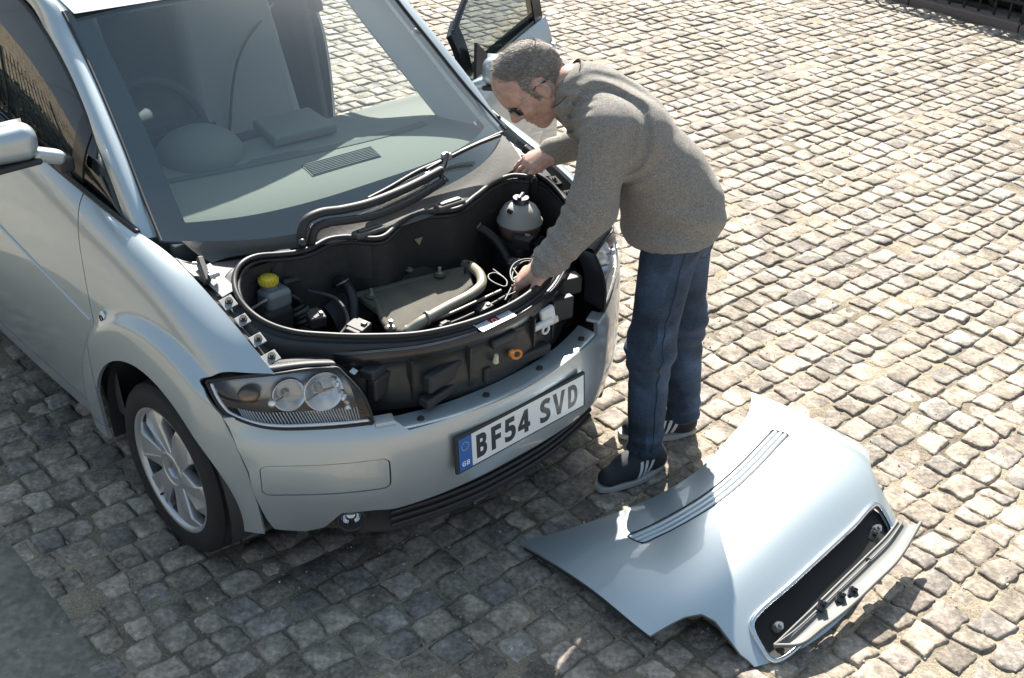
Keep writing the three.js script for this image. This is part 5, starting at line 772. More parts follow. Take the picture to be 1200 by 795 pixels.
  const st = surf([n, mid, o], 80, 12); if (st.attributes.normal.getY(400) < 0) flip(st); const S = part('grille_strip', B, 'grey plastic strip hanging loose below the grille'); M.strip = std(0.15, 0.15, 0.14, 0.6); mesh('strip', hem(st, 0.005), M.strip, S); mesh('strip_edge', tube(o, 0.006, { seg: 60, rad: 8 }), M.strip, S); mesh('strip_lip', tube(n, 0.004, { seg: 60, rad: 6 }), M.strip, S); mesh('strip_rib', tube(n.map((p, i) => [mix(p[0], o[i][0], 0.22), mix(p[1], o[i][1], 0.22) + 0.001, mix(p[2], o[i][2], 0.22)]), 0.003, { seg: 60, rad: 6 }), M.strip, S);
}
// ---------------------------------------------------------------- the man leaning into the engine bay
function nets(f, lo, hi, cell) { // surface of f = 0 (f < 0 inside)
  const n = [0, 1, 2].map((k) => Math.ceil((hi[k] - lo[k]) / cell) + 1), [nx, ny, nz] = n, S = new Float32Array(nx * ny * nz), id = (i, j, k) => (i * ny + j) * nz + k;
  for (let i = 0; i < nx; i++) for (let j = 0; j < ny; j++) for (let k = 0; k < nz; k++) S[id(i, j, k)] = f(lo[0] + i * cell, lo[1] + j * cell, lo[2] + k * cell);
  const vid = new Int32Array(nx * ny * nz).fill(-1), p = [], ix = [];
  const E = [[0, 0, 0, 1, 0, 0], [0, 1, 0, 1, 1, 0], [0, 0, 1, 1, 0, 1], [0, 1, 1, 1, 1, 1], [0, 0, 0, 0, 1, 0], [1, 0, 0, 1, 1, 0], [0, 0, 1, 0, 1, 1], [1, 0, 1, 1, 1, 1], [0, 0, 0, 0, 0, 1], [1, 0, 0, 1, 0, 1], [0, 1, 0, 0, 1, 1], [1, 1, 0, 1, 1, 1]];
  for (let i = 0; i < nx - 1; i++) for (let j = 0; j < ny - 1; j++) for (let k = 0; k < nz - 1; k++) {
    let c = 0, x = 0, y = 0, z = 0; for (const [a, b, d, e, g, h] of E) { const s = S[id(i + a, j + b, k + d)], t = S[id(i + e, j + g, k + h)]; if ((s < 0) !== (t < 0)) { const q = s / (s - t); x += a + (e - a) * q; y += b + (g - b) * q; z += d + (h - d) * q; c++; } }
    if (c) { vid[id(i, j, k)] = p.length / 3; p.push(lo[0] + (i + x / c) * cell, lo[1] + (j + y / c) * cell, lo[2] + (k + z / c) * cell); }
  }
  const quad = (a, b, c, d, fl) => { if (a < 0 || b < 0 || c < 0 || d < 0) return; fl ? ix.push(a, b, c, a, c, d) : ix.push(a, c, b, a, d, c); };
  for (let i = 1; i < nx - 1; i++) for (let j = 1; j < ny - 1; j++) for (let k = 1; k < nz - 1; k++) {
    const s = S[id(i, j, k)] < 0;
    if (s !== S[id(i + 1, j, k)] < 0) quad(vid[id(i, j - 1, k - 1)], vid[id(i, j, k - 1)], vid[id(i, j, k)], vid[id(i, j - 1, k)], s);
    if (s !== S[id(i, j + 1, k)] < 0) quad(vid[id(i - 1, j, k - 1)], vid[id(i - 1, j, k)], vid[id(i, j, k)], vid[id(i, j, k - 1)], s);
    if (s !== S[id(i, j, k + 1)] < 0) quad(vid[id(i - 1, j - 1, k)], vid[id(i, j - 1, k)], vid[id(i, j, k)], vid[id(i - 1, j, k)], s);
  }
  const nn = [], e = cell * 0.5; for (let i = 0; i < p.length; i += 3) { const [x, y, z] = [p[i], p[i + 1], p[i + 2]]; const g = V(f(x + e, y, z) - f(x - e, y, z), f(x, y + e, z) - f(x, y - e, z), f(x, y, z + e) - f(x, y, z - e)).normalize(); nn.push(g.x, g.y, g.z); }
  const g = new THREE.BufferGeometry(); g.setAttribute('position', new THREE.Float32BufferAttribute(p, 3)); g.setAttribute('normal', new THREE.Float32BufferAttribute(nn, 3)); g.setIndex(ix); return g;
}
const smin = (a, b, k) => { const h = Math.max(k - Math.abs(a - b), 0) / k; return Math.min(a, b) - h * h * k * 0.25; };
function cap(a, b, ra, rb) { const dx = b[0] - a[0], dy = b[1] - a[1], dz = b[2] - a[2], L = dx * dx + dy * dy + dz * dz; const f = (x, y, z) => { const t = clamp(((x - a[0]) * dx + (y - a[1]) * dy + (z - a[2]) * dz) / L, 0, 1); return Math.hypot(x - a[0] - dx * t, y - a[1] - dy * t, z - a[2] - dz * t) - mix(ra, rb, t); }; f.t = (x, y, z) => clamp(((x - a[0]) * dx + (y - a[1]) * dy + (z - a[2]) * dz) / L, 0, 1); return f; }
function ell(c, r) { return (x, y, z) => { const a = (x - c[0]) / r[0], b = (y - c[1]) / r[1], d = (z - c[2]) / r[2], k = Math.hypot(a, b, d); return (k - 1) * Math.min(r[0], r[1], r[2]) * (k > 0.3 ? 1 : 1); }; }
const uni = (fs, k) => (x, y, z) => { let d = 1e3; for (const f of fs) d = smin(d, f(x, y, z), k); return d; };
{
  const man = thing('person', 'man in grey jumper, jeans and sunglasses leaning over the open engine bay', 'person');
  const J = { hipL: [0.600, 0.93, 0.712], hipR: [0.742, 0.93, 0.645], kneeL: [0.548, 0.50, 0.712], kneeR: [0.782, 0.50, 0.655], ankL: [0.563, 0.085, 0.722], ankR: [0.832, 0.085, 0.672], pel: [0.672, 0.97, 0.675], waist: [0.630, 1.07, 0.615], chest: [0.545, 1.195, 0.515], up: [0.485, 1.275, 0.445], neck: [0.445, 1.325, 0.395], shL: [0.412, 1.245, 0.580], shR: [0.520, 1.265, 0.250], elL: [0.352, 1.010, 0.590], wrL: [0.234, 0.828, 0.524], elR: [0.785, 1.06, 0.305], wrR: [0.622, 0.985, 0.165] };
  const add = (a, b, s = 1) => [a[0] + b[0] * s, a[1] + b[1] * s, a[2] + b[2] * s];
  const leftDir = [-0.45, 0, 0.89];
  // ---- jumper
  const side = (p, s) => add(p, leftDir, s);
  const torso = [cap([0.615, 1.08, 0.63], [0.640, 0.84, 0.705], 0.112, 0.118), cap([0.66, 1.02, 0.66], [0.652, 0.84, 0.665], 0.106, 0.106), cap([0.600, 1.09, 0.585], [0.628, 0.85, 0.655], 0.112, 0.120), cap(side(J.pel, 0.06), [0.615, 0.84, 0.722], 0.100, 0.098), cap(side(J.pel, -0.06), [0.700, 0.84, 0.630], 0.100, 0.098), cap(side(J.pel, 0.065), side(J.waist, 0.055), 0.100, 0.102), cap(side(J.pel, -0.065), side(J.waist, -0.055), 0.100, 0.102), cap(side(J.waist, 0.055), side(J.chest, 0.070), 0.106, 0.114), cap(side(J.waist, -0.055), side(J.chest, -0.070), 0.106, 0.114), cap(side(J.chest, 0.070), add(J.shL, [0.03, 0, -0.03]), 0.115, 0.082), cap(side(J.chest, -0.070), add(J.shR, [-0.01, 0, 0.03]), 0.115, 0.080), cap(J.chest, J.up, 0.125, 0.105), cap(J.up, [0.462, 1.305, 0.418], 0.092, 0.070)];
  const armL = [cap(J.shL, J.elL, 0.078, 0.066), cap(J.elL, J.wrL, 0.067, 0.052)], armR = [cap(J.shR, J.elR, 0.074, 0.062), cap(J.elR, J.wrR, 0.062, 0.047)];
  const tF = uni(torso, 0.05), aL = uni(armL, 0.05), aR = uni(armR, 0.05);
  const armAxis = (x, y, z) => armL[0].t(x, y, z) * 0.30 + armL[1].t(x, y, z) * 0.26;
  const jumper = (x, y, z) => {
    let a = aL(x, y, z), r = aR(x, y, z), t = tF(x, y, z);
    const s = armAxis(x, y, z), fold = Math.sin(s * 88 + 2.2 * noise(x * 9, y * 9, z * 9)) * 0.5 + 0.5 * Math.sin(s * 141 + 1.3 + 3 * noise(x * 7, y * 7, z * 7));
    const inner = ss(-0.05, 0.06, -((x - 0.33) * 0.71 + (z - 0.56) * 0.70)); a += -0.0075 * fold * inner * ss(0.18, 0.40, s) - 0.003 * noise(x * 22, y * 22, z * 22);
    r += 0.004 * noise(x * 25, y * 25, z * 25);
    // hem gathered over the hips, creases across the back, armpit folds
    t += -0.005 * fbm(x * 9 + y * 5, y * 11, z * 9, 3) - 0.005 * Math.sin((y + 0.35 * x) * 60 + 2 * noise(x * 8, y * 8, z * 8)) * ss(1.12, 0.98, y);
    
    const d = Math.hypot(x - 0.44, y - 1.22, z - 0.57); t += 0.008 * Math.sin(d * 120 + 3 * noise(x * 12, y * 12, z * 12)) * ss(0.22, 0.10, d); const d2 = Math.hypot(x - 0.40, y - 1.24, z - 0.47), rip = 0.006 * Math.sin((x * 0.6 + y * 1.0 - z * 0.3) * 150 + 2 * noise(x * 10, y * 10, z * 10)) * ss(0.13, 0.05, d2); t += rip; a += rip;
    let f = smin(smin(t, a, 0.03), r, 0.03);
    // cuffs and hem end cleanly
    const hemPlane = 0.868 + 0.16 * ((x - 0.672) * 0.71 + (z - 0.675) * 0.70) + 0.05 * ((x - 0.672) * -0.70 + (z - 0.675) * 0.71) + 0.004 * noise(x * 14, 3, z * 14) - y; f = Math.max(f, hemPlane);
    return f;
  };
  const fleck = tex(512, (u, v, i, j) => { const h = hash(i >> 1, j >> 1, 91), h2 = hash(i, j, 92), l = tnoise(u, v, 128, 5), k = 0.64 + 0.17 * (h - 0.5) + 0.12 * (h2 - 0.5) + 0.14 * (l - 0.5); return [k * 1.02, k, k * 0.97]; }, { srgb: true });
  M.wool = new THREE.MeshPhysicalMaterial({ color: lin(0.74, 0.715, 0.68), map: withRep(fleck, 3.2), bumpMap: withRep(fineT, 9), bumpScale: 0.0025, roughness: 0.95, sheen: 0.6, sheenRoughness: 0.6, sheenColor: lin(0.5, 0.48, 0.45) });
  mesh('jumper', boxUV(nets(jumper, [0.12, 0.74, 0.02], [0.92, 1.46, 0.96], 0.0080)), M.wool, man);
  // stand-up collar with dark lining
  { const ax = V(-0.60, 0.62, -0.52).normalize(), o = V(J.neck[0] + 0.012, J.neck[1] - 0.034, J.neck[2] + 0.013), e1 = V(-0.45, 0, 0.89).sub(ax.clone().multiplyScalar(V(-0.45, 0, 0.89).dot(ax))).normalize(), e2 = ax.clone().cross(e1);
    const ring = (r, h) => (a) => { const hh = h * (0.8 + 0.35 * Math.max(0, Math.cos(a - 1.57))), q = o.clone().addScaledVector(e1, Math.cos(a) * r).addScaledVector(e2, Math.sin(a) * r * 1.12).addScaledVector(ax, hh); return [q.x, q.y, q.z]; };
    const coll = (lv) => gridGeo((u) => { const a = -1.25 + u * (Math.PI * 2 - 0.62) + 0.0; return (v) => ring(natSpline(lv.map((l) => l[0]))(v), natSpline(lv.map((l) => l[1]))(v))(a); }, 60, 12);
    mesh('collar', boxUV(coll([[0.092, -0.03], [0.082, 0.012], [0.077, 0.04], [0.075, 0.052]])), M.wool, man); mesh('collar_lining', coll([[0.075, 0.053], [0.071, 0.052], [0.068, 0.03], [0.070, -0.02]]), std(0.018, 0.018, 0.02, 0.8), man);
  }
  // ---- jeans
  const legL = [cap([0.618, 0.965, 0.705], J.kneeL, 0.097, 0.070), cap(J.kneeL, add(J.ankL, [0, 0.02, 0]), 0.070, 0.060)], legR = [cap([0.725, 0.965, 0.648], J.kneeR, 0.097, 0.070), cap(J.kneeR, add(J.ankR, [0, 0.02, 0]), 0.070, 0.058)], seat = [cap([0.625, 0.95, 0.70], [0.71, 0.95, 0.65], 0.100, 0.100), ell([0.700, 0.90, 0.700], [0.085, 0.10, 0.085])];
  const lL = uni(legL, 0.06), lR = uni(legR, 0.06), sF = uni(seat, 0.05);
  const crease = (x, y, z, k) => -0.0045 * Math.sin(y * 92 + 4 * noise(x * 9 + k, y * 5, z * 9)) * (ss(0.26, 0.10, y) + 0.9 * Math.exp(-Math.pow((y - 0.47) / 0.10, 2)) + 0.4 * ss(0.72, 0.86, y)) - 0.005 * fbm(x * 12, y * 7, z * 12 + k, 3);
  const jeans = (x, y, z) => { let f = smin(lL(x, y, z) + crease(x, y, z, 1), lR(x, y, z) + crease(x, y, z, 7), 0.022); f = smin(f, sF(x, y, z), 0.06); return Math.max(f, 0.035 - y, y - 0.890); };
  const denim = tex(256, (u, v, i, j) => { const tw = ((i + j * 2) % 6) / 6, h = hash(i, j, 15), l = tfbm(u, v, 5, 19, 4), k = 0.56 + 0.14 * (tw - 0.5) + 0.2 * (h - 0.5) + 0.5 * (l - 0.5); return [k * 0.97, k, k * 1.03]; }, { srgb: true });
  M.denim = new THREE.MeshStandardMaterial({ color: lin(0.16, 0.235, 0.36), map: withRep(denim, 2.4), bumpMap: withRep(fineT, 10), bumpScale: 0.001, roughness: 0.9 });
  mesh('jeans', boxUV(nets(jeans, [0.42, 0.0, 0.48], [0.98, 1.05, 0.90], 0.0085)), M.denim, man);
  { // pocket and side seams, standing a little proud of the cloth
    const onLeg = (f, x, y, z, d) => { const e = 0.004; for (let k = 0; k < 8; k++) { const v = f(x, y, z), gx = (f(x + e, y, z) - f(x - e, y, z)) / (2 * e), gz = (f(x, y, z + e) - f(x, y, z - e)) / (2 * e), L = gx * gx + gz * gz + 1e-6; x -= (v - d) * gx / L; z -= (v - d) * gz / L; } return [x, y, z]; };
    const st = []; for (let i = 0; i <= 26; i++) { const y = mix(0.88, 0.06, i / 26); const c = y > 0.5 ? add(J.kneeL, [0.615 - J.kneeL[0], 0, 0.705 - J.kneeL[2]], (y - 0.5) / 0.465) : add(J.ankL, [J.kneeL[0] - J.ankL[0], 0, J.kneeL[2] - J.ankL[2]], (y - 0.085) / 0.415); st.push(onLeg(jeans, c[0] - 0.055, y, c[2] + 0.12, 0.001)); } mesh('side_seam', tube(st, 0.0022, { seg: 90, rad: 5 }), M.denim, man);
    const pk = [[0.725, 0.905, 0.80], [0.715, 0.80, 0.80], [0.755, 0.77, 0.80], [0.80, 0.79, 0.77], [0.81, 0.90, 0.77]].map(([x, y, z]) => onLeg(jeans, x, y, z, 0.001)); mesh('pocket_seam', tube(pk, 0.002, { seg: 60, rad: 5 }), std(0.09, 0.08, 0.07, 0.8), man); }
  // ---- shoes
  const shoe = (heel, toe, label) => {
    const S = part('shoe', man, label), d = V(toe[0] - heel[0], 0, toe[1] - heel[1]), L = d.length(); d.normalize(); const yaw = Math.atan2(d.x, d.z); S.position.set(heel[0], 0.004, heel[1]); S.rotation.y = yaw; // local z runs heel to toe
    const w = (t) => 0.034 + 0.016 * Math.sin(Math.PI * clamp(t * 0.9 + 0.12, 0, 1)) * ss(0, 0.5, t + 0.1), outl = (k) => { const r = []; for (let i = 0; i <= 40; i++) { const a = Math.PI * 2 * i / 40, t = 0.5 - 0.5 * Math.cos(a), ww = w(t) * Math.pow(Math.abs(Math.sin(a)), 0.55) * Math.sign(Math.sin(a)); r.push([ww * k, t * L]); } return r; };
    const sh = new THREE.Shape(outl(1.06).map(([x, z]) => new THREE.Vector2(x, -z))); const so = new THREE.ExtrudeGeometry(sh, { depth: 0.014, bevelEnabled: true, bevelSize: 0.003, bevelThickness: 0.003, bevelSegments: 2 }); so.rotateX(-Math.PI / 2); so.translate(0, 0.004, 0); mesh('sole', so, std(0.42, 0.42, 0.41, 0.7), S);
    const up = (x, y, z) => { const f = uni([cap([0, 0.045, 0.045], [0, 0.045, L * 0.55], 0.042, 0.044), cap([0, 0.042, L * 0.55], [0, 0.036, L - 0.045], 0.044, 0.036), cap([0, 0.05, 0.05], [0, 0.10, 0.065], 0.040, 0.040), cap([0, 0.085, 0.075], [0, 0.055, L * 0.62], 0.036, 0.030)], 0.03)(x, y, z); return Math.max(f, 0.022 - y, y - 0.118); };
    mesh('upper', boxUV(nets(up, [-0.07, 0.0, -0.02], [0.07, 0.13, L + 0.02], 0.005), 1), std(0.022, 0.026, 0.034, 0.75, { bumpMap: withRep(fineT, 10), bumpScale: 0.001 }), S);
    for (const s of [-1, 1]) for (let k = 0; k < 3; k++) { const z0 = L * (0.36 + k * 0.085), pts = []; for (let i = 0; i <= 6; i++) { const y = mix(0.027, 0.082, i / 6), zz = z0 + (y - 0.028) * -0.35; let xx = 0.07; for (let m = 0; m < 14; m++) xx -= up(xx, y, zz) * 0.9; pts.push([s * (xx + 0.0008), y, zz]); } const c = spl3(pts); mesh('stripe', gridGeo((u) => { const q = c(u); return (v) => [q[0], q[1], q[2] + (v - 0.5) * 0.013]; }, 8, 1), std(0.7, 0.7, 0.7, 0.7), S); }
    const lace = []; for (let k = 0; k < 4; k++) { const z = L * (0.42 + k * 0.06), y = 0.108 - k * 0.012; mesh('lace', tube([[-0.022, y - 0.006, z], [0, y, z + 0.006], [0.022, y - 0.006, z]], 0.0028, { seg: 10, rad: 5 }), std(0.02, 0.022, 0.028, 0.8), S); }
    mesh('lace', tube([[0.0, 0.105, L * 0.42], [0.02, 0.125, L * 0.46], [0.035, 0.115, L * 0.50], [0.02, 0.105, L * 0.47]], 0.0022, { seg: 24, rad: 5 }), std(0.02, 0.022, 0.028, 0.8), S);
  };
  shoe([0.650, 0.738], [0.362, 0.697], 'navy trainer with three white stripes, nearer foot'); shoe([0.885, 0.695], [0.650, 0.535], 'navy trainer with three white stripes, rear foot');
  // ---- body: head, hands and what the clothes hide, one mesh
  const Hc = V(0.378, 1.312, 0.292), hf = V(-0.87, 0, -0.49).multiplyScalar(Math.cos(0.88)).add(V(0, -Math.sin(0.88), 0)).normalize(), hx = V(-0.49, 0, 0.87).normalize(), hu = hf.clone().cross(hx).normalize();
  const HM = new THREE.Matrix4().makeBasis(hx, hu, hf).setPosition(Hc);                // local x = his left, y = crown, z = face
  const nodD = 0.0;
  const headF = (() => {
    const sk = uni([ell([0, 0.028, -0.012], [0.075, 0.096, 0.098]), ell([0, 0.022, 0.030], [0.066, 0.080, 0.066])], 0.05), face = ell([0, -0.048, 0.036], [0.056, 0.076, 0.060]), jaw = uni([cap([0.046, -0.055, 0.005], [0.016, -0.104, 0.066], 0.022, 0.018), cap([-0.046, -0.055, 0.005], [-0.016, -0.104, 0.066], 0.022, 0.018), ell([0, -0.108, 0.068], [0.024, 0.018, 0.020])], 0.02);
    const brow = uni([cap([0.040, 0.022, 0.074], [0.010, 0.020, 0.090], 0.012, 0.012), cap([-0.040, 0.022, 0.074], [-0.010, 0.020, 0.090], 0.012, 0.012)], 0.012), nose = uni([cap([0, 0.012, 0.091], [0, -0.034, 0.117], 0.009, 0.012), ell([0.011, -0.040, 0.100], [0.009, 0.008, 0.011]), ell([-0.011, -0.040, 0.100], [0.009, 0.008, 0.011]), ell([0, -0.038, 0.112], [0.012, 0.010, 0.012])], 0.010), cheek = uni([ell([0.042, -0.024, 0.060], [0.024, 0.020, 0.024]), ell([-0.042, -0.024, 0.060], [0.024, 0.020, 0.024])], 0.01);
    const lipU = cap([-0.020, -0.070, 0.086], [0.020, -0.070, 0.086], 0.0055, 0.0055), lipU2 = ell([0, -0.068, 0.094], [0.016, 0.006, 0.007]), lipL = ell([0, -0.081, 0.089], [0.018, 0.0065, 0.009]), eyes = (s) => ell([s * 0.032, 0.000, 0.088], [0.017, 0.011, 0.016]), ball = (s) => ell([s * 0.032, 0.000, 0.072], [0.014, 0.012, 0.013]);
    const ear = (s) => { const o = ell([s * 0.079, -0.006, -0.014], [0.010, 0.033, 0.020]), i = ell([s * 0.088, -0.004, -0.010], [0.008, 0.021, 0.011]), lobe = ell([s * 0.076, -0.034, -0.006], [0.007, 0.011, 0.009]); return (x, y, z) => smin(Math.max(o(x, y, z), -i(x, y, z)), lobe(x, y, z), 0.006); }; const eL = ear(1), eR = ear(-1), y1 = eyes(1), y2 = eyes(-1), b1 = ball(1), b2 = ball(-1);
    const neck = uni([cap([0, -0.045, -0.030], [0, -0.165, -0.065], 0.058, 0.064), cap([0.03, -0.05, -0.01], [0.012, -0.15, -0.02], 0.03, 0.03), cap([-0.03, -0.05, -0.01], [-0.012, -0.15, -0.02], 0.03, 0.03)], 0.03);
    return (x, y, z) => { let d = smin(sk(x, y, z), face(x, y, z), 0.035); d = smin(d, jaw(x, y, z), 0.025); d = smin(d, brow(x, y, z), 0.016); d = smin(d, cheek(x, y, z), 0.025); d = -smin(-d, Math.min(y1(x, y, z), y2(x, y, z)), 0.012); d = Math.min(d, b1(x, y, z), b2(x, y, z)); d = smin(d, nose(x, y, z), 0.010); d = smin(d, smin(lipU(x, y, z), lipU2(x, y, z), 0.005), 0.005); d = smin(d, lipL(x, y, z), 0.005); d = smin(d, neck(x, y, z), 0.03); d = smin(d, Math.min(eL(x, y, z), eR(x, y, z)), 0.004); const w = z > 0.03 && y < 0.03 && y > -0.1 ? 0.0006 * noise(x * 160, y * 160, z * 160) : 0; return d + w; };
  })();
  const headG = nets(headF, [-0.10, -0.21, -0.14], [0.10, 0.14, 0.15], 0.0032); headG.applyMatrix4(HM);
  function hand(w, dir, nrm, curl, s, spread = 1) { // w wrist, dir towards the fingers, nrm out of the back of the hand, s: side of the thumb
    const d = V(...dir).normalize(), n0 = V(...nrm), t = d.clone().cross(n0).normalize().multiplyScalar(s), n = t.clone().cross(d).multiplyScalar(s).normalize(), P = (a, b, c) => { const q = V(...w).addScaledVector(d, a).addScaledVector(t, b).addScaledVector(n, c); return [q.x, q.y, q.z]; };
    const fs = [cap(P(-0.035, 0, 0), P(0.0, 0, 0), 0.024, 0.026), cap(P(0.0, 0.012, 0), P(0.088, 0.030, 0), 0.021, 0.013), cap(P(0.0, 0.004, 0), P(0.092, 0.010, 0.002), 0.021, 0.013), cap(P(0.0, -0.006, 0), P(0.088, -0.010, 0), 0.021, 0.013), cap(P(0.0, -0.014, 0), P(0.080, -0.030, -0.003), 0.019, 0.012)];
    const fingers = []; [[0.031, 0.072, 0.0], [0.010, 0.080, 0.05], [-0.011, 0.074, 0.1], [-0.031, 0.058, 0.16]].forEach(([b, L, ex], i) => { let p = [0.088 - Math.abs(i - 1.2) * 0.004, b, 0.0], a = 0.15 + curl * 0.35; const sp = b * spread * 2.2; for (const [k, r0, r1] of [[0.46, 0.0098, 0.0090], [0.30, 0.0090, 0.0082], [0.24, 0.0082, 0.0070]]) { const q = [p[0] + Math.cos(a) * L * k, p[1] + sp * L * k, p[2] - Math.sin(a) * L * k]; fingers.push(cap(P(...p), P(...q), r0, r1)); p = q; a += curl * 0.75 + ex; } });
    const th = [[0.012, 0.024, -0.008], [0.042, 0.050, -0.018], [0.070, 0.060, -0.026], [0.094, 0.060, -0.036]]; for (let i = 0; i < 3; i++) fingers.push(cap(P(...th[i]), P(...th[i + 1]), [0.016, 0.0115, 0.010][i], [0.012, 0.010, 0.008][i]));
    const palm = uni(fs, 0.022), f = (x, y, z) => { let v = palm(x, y, z), m = 1e3; for (const q of fingers) m = smin(m, q(x, y, z), 0.0035); return smin(v, m, 0.010); };
    const c = P(0.06, 0, -0.02); return nets(f, c.map((q) => q - 0.15), c.map((q) => q + 0.15), 0.0036);
  }
  const hR = hand([0.618, 0.985, 0.172], [-0.76, -0.40, -0.42], [-0.22, 0.93, 0.28], 0.45, 1, 1.3), hL = hand([0.234, 0.828, 0.522], [-0.30, -0.60, -0.74], [-0.5, 0.75, -0.3], 0.5, -1);
  const inner = uni([cap(J.pel, J.waist, 0.09, 0.09), cap(J.waist, J.chest, 0.09, 0.09), cap(J.chest, J.neck, 0.09, 0.055), cap(J.chest, J.shL, 0.07, 0.05), cap(J.chest, J.shR, 0.07, 0.05), cap(J.shL, J.elL, 0.042, 0.032), cap(J.elL, J.wrL, 0.032, 0.024), cap(J.shR, J.elR, 0.042, 0.032), cap(J.elR, J.wrR, 0.032, 0.024), cap(J.pel, J.hipL, 0.08, 0.07), cap(J.pel, J.hipR, 0.08, 0.07), cap(J.hipL, J.kneeL, 0.07, 0.05), cap(J.hipR, J.kneeR, 0.07, 0.05), cap(J.kneeL, J.ankL, 0.048, 0.034), cap(J.kneeR, J.ankR, 0.048, 0.034)], 0.04);
  const bodyG = merge([headG, hR, hL, nets(inner, [0.2, 0.03, 0.08], [0.95, 1.42, 0.85], 0.014)]);
  const skinT = tex(256, (u, v, i, j) => { const k = 0.80 + 0.22 * (tfbm(u, v, 12, 29, 4) - 0.5) + 0.08 * (hash(i, j, 3) - 0.5), r = 0.05 * (tfbm(u, v, 4, 39, 3) - 0.5); return [k + r, k - r * 0.6, k - r]; }, { srgb: true });
  mesh('body', boxUV(bodyG), new THREE.MeshPhysicalMaterial({ color: lin(0.88, 0.56, 0.45), map: withRep(skinT, 5), bumpMap: withRep(fineT, 12), bumpScale: 0.0005, roughness: 0.52, sheen: 0.2 }), man);
  // ---- hair: close cropped, thin in front
  const region = polySDF([[0.050, 0.100], [0.018, 0.074], [0.026, 0.040], [0.024, 0.010], [0.020, -0.022], [0.010, -0.026], [0.006, 0.036], [-0.022, 0.044], [-0.040, 0.022], [-0.044, -0.030], [-0.06, -0.066], [-0.14, -0.075], [-0.16, 0.16], [0.05, 0.16]].map(([z, y]) => [z, y]));
  const skull = uni([ell([0, 0.028, -0.012], [0.075, 0.096, 0.098]), ell([0, 0.022, 0.030], [0.066, 0.080, 0.066])], 0.05), nk = cap([0, -0.045, -0.030], [0, -0.165, -0.065], 0.058, 0.064);
  const scalp = (x, y, z) => smin(skull(x, y, z), nk(x, y, z), 0.03);
  const hairF = (x, y, z) => { const r = region(z + 0.006 * noise(x * 60, y * 60, z * 60), y + 0.006 * noise(x * 50 + 9, y * 60, z * 60)); return Math.max(scalp(x, y, z) - 0.0022 - 0.0012 * noise(x * 70, y * 70, z * 45), r * 0.8) + 0.0008 * noise(x * 300, y * 300, z * 120); };
  const hairG = nets(hairF, [-0.10, -0.10, -0.135], [0.10, 0.15, 0.10], 0.0034), H = part('hair', man, 'short greying brown hair'); hairG.applyMatrix4(HM); { const n = hairG.attributes.position.count, c = new Float32Array(n * 3); for (let i = 0; i < n; i++) { const p = hairG.attributes.position, k = 0.18 + 0.04 * noise(p.getX(i) * 90, p.getY(i) * 90, p.getZ(i) * 90); c.set([k * 1.05, k * 0.92, k * 0.78], i * 3); } hairG.setAttribute('color', new THREE.BufferAttribute(c, 3)); }
  mesh('hair_base', hairG, new THREE.MeshStandardMaterial({ color: 0xffffff, vertexColors: true, roughness: 0.75 }), H);
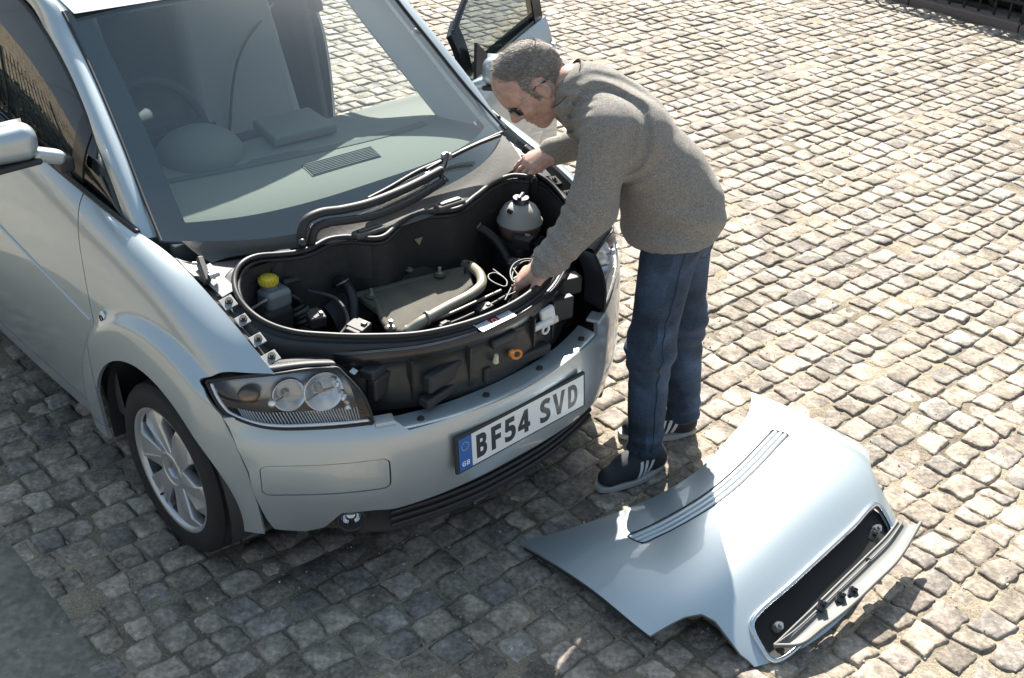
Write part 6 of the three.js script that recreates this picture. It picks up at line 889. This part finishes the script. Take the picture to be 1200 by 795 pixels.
  { const p = [], c = [], e = 0.002; let n = 0, tries = 0; while (n < 9500 && tries++ < 90000) { const th = rr(0, 6.283), u = rr(-1, 1); let x = Math.sqrt(1 - u * u) * Math.cos(th) * 0.11, y = u * 0.12, z = Math.sqrt(1 - u * u) * Math.sin(th) * 0.12; for (let k = 0; k < 5; k++) { const v = scalp(x, y, z) - 0.003, g = V(scalp(x + e, y, z) - scalp(x - e, y, z), scalp(x, y + e, z) - scalp(x, y - e, z), scalp(x, y, z + e) - scalp(x, y, z - e)).normalize(); x -= g.x * v; y -= g.y * v; z -= g.z * v; } const rg = region(z, y); if (rg > 0.004 || (rg > -0.012 && rnd() < 0.45)) continue; const g = V(scalp(x + e, y, z) - scalp(x - e, y, z), scalp(x, y + e, z) - scalp(x, y - e, z), scalp(x, y, z + e) - scalp(x, y, z - e)).normalize(); const top = ss(0.05, 0.10, y), d = V(0.25 * noise(x * 40, y * 40, z * 40), mix(-0.5, 0.25, top), mix(-0.75, 0.35, top) + 0.25 * noise(x * 30, y * 30, z * 30)).addScaledVector(g, mix(0.06, 0.26, top)).normalize(), L = rr(0.007, 0.013), w = g.clone().cross(d).normalize().multiplyScalar(0.0004); const a = V(x, y, z), b = a.clone().addScaledVector(d, L * 0.6), t = a.clone().addScaledVector(d, L).addScaledVector(g, -0.002); for (const q of [a.clone().add(w), a.clone().sub(w), b.clone().add(w), b.clone().add(w), a.clone().sub(w), b.clone().sub(w), b.clone().add(w), b.clone().sub(w), t]) { const r = q.applyMatrix4(HM); p.push(r.x, r.y, r.z); } const gr = rnd() < 0.45 ? rr(0.24, 0.42) : rr(0.12, 0.22); for (let k = 0; k < 9; k++) c.push(gr * 1.05, gr * 0.93, gr * 0.80); n++; }
    const g = new THREE.BufferGeometry(); g.setAttribute('position', new THREE.Float32BufferAttribute(p, 3)); g.setAttribute('color', new THREE.Float32BufferAttribute(c, 3)); g.computeVertexNormals(); mesh('hair_strands', g, new THREE.MeshStandardMaterial({ color: 0xffffff, vertexColors: true, roughness: 0.6, side: THREE.DoubleSide }), H).userData.kind = 'stuff'; }
  // ---- sunglasses
  { const S = part('sunglasses', man, 'dark narrow sunglasses with silver arms'); const T = (g) => { g.applyMatrix4(HM); return g; };
    for (const s of [1, -1]) { const l = new THREE.SphereGeometry(1, 28, 16); l.scale(0.034, 0.0235, 0.007); l.rotateY(s * 0.42); l.rotateX(0.1); l.translate(s * 0.038, -0.006, 0.096); mesh('lens', T(l), phy(0.006, 0.007, 0.009, 0.05, { clearcoat: 1 }), S); const t = tube([[s * 0.062, 0.006, 0.086], [s * 0.073, 0.010, 0.060], [s * 0.080, 0.014, 0.015]], 0.0018, { seg: 20, rad: 6 }); mesh('arm', T(t), M.steel, S); mesh('arm_tip', T(tube([[s * 0.080, 0.014, 0.015], [s * 0.083, 0.017, -0.010], [s * 0.084, 0.006, -0.036]], 0.0028, { seg: 16, rad: 6 })), M.blackPlastic, S); }
    mesh('bridge', T(tube([[0.008, 0.004, 0.102], [0, 0.007, 0.106], [-0.008, 0.004, 0.102]], 0.0018, { seg: 10, rad: 6 })), M.steel, S); }
}
renderer.render(scene, camera);
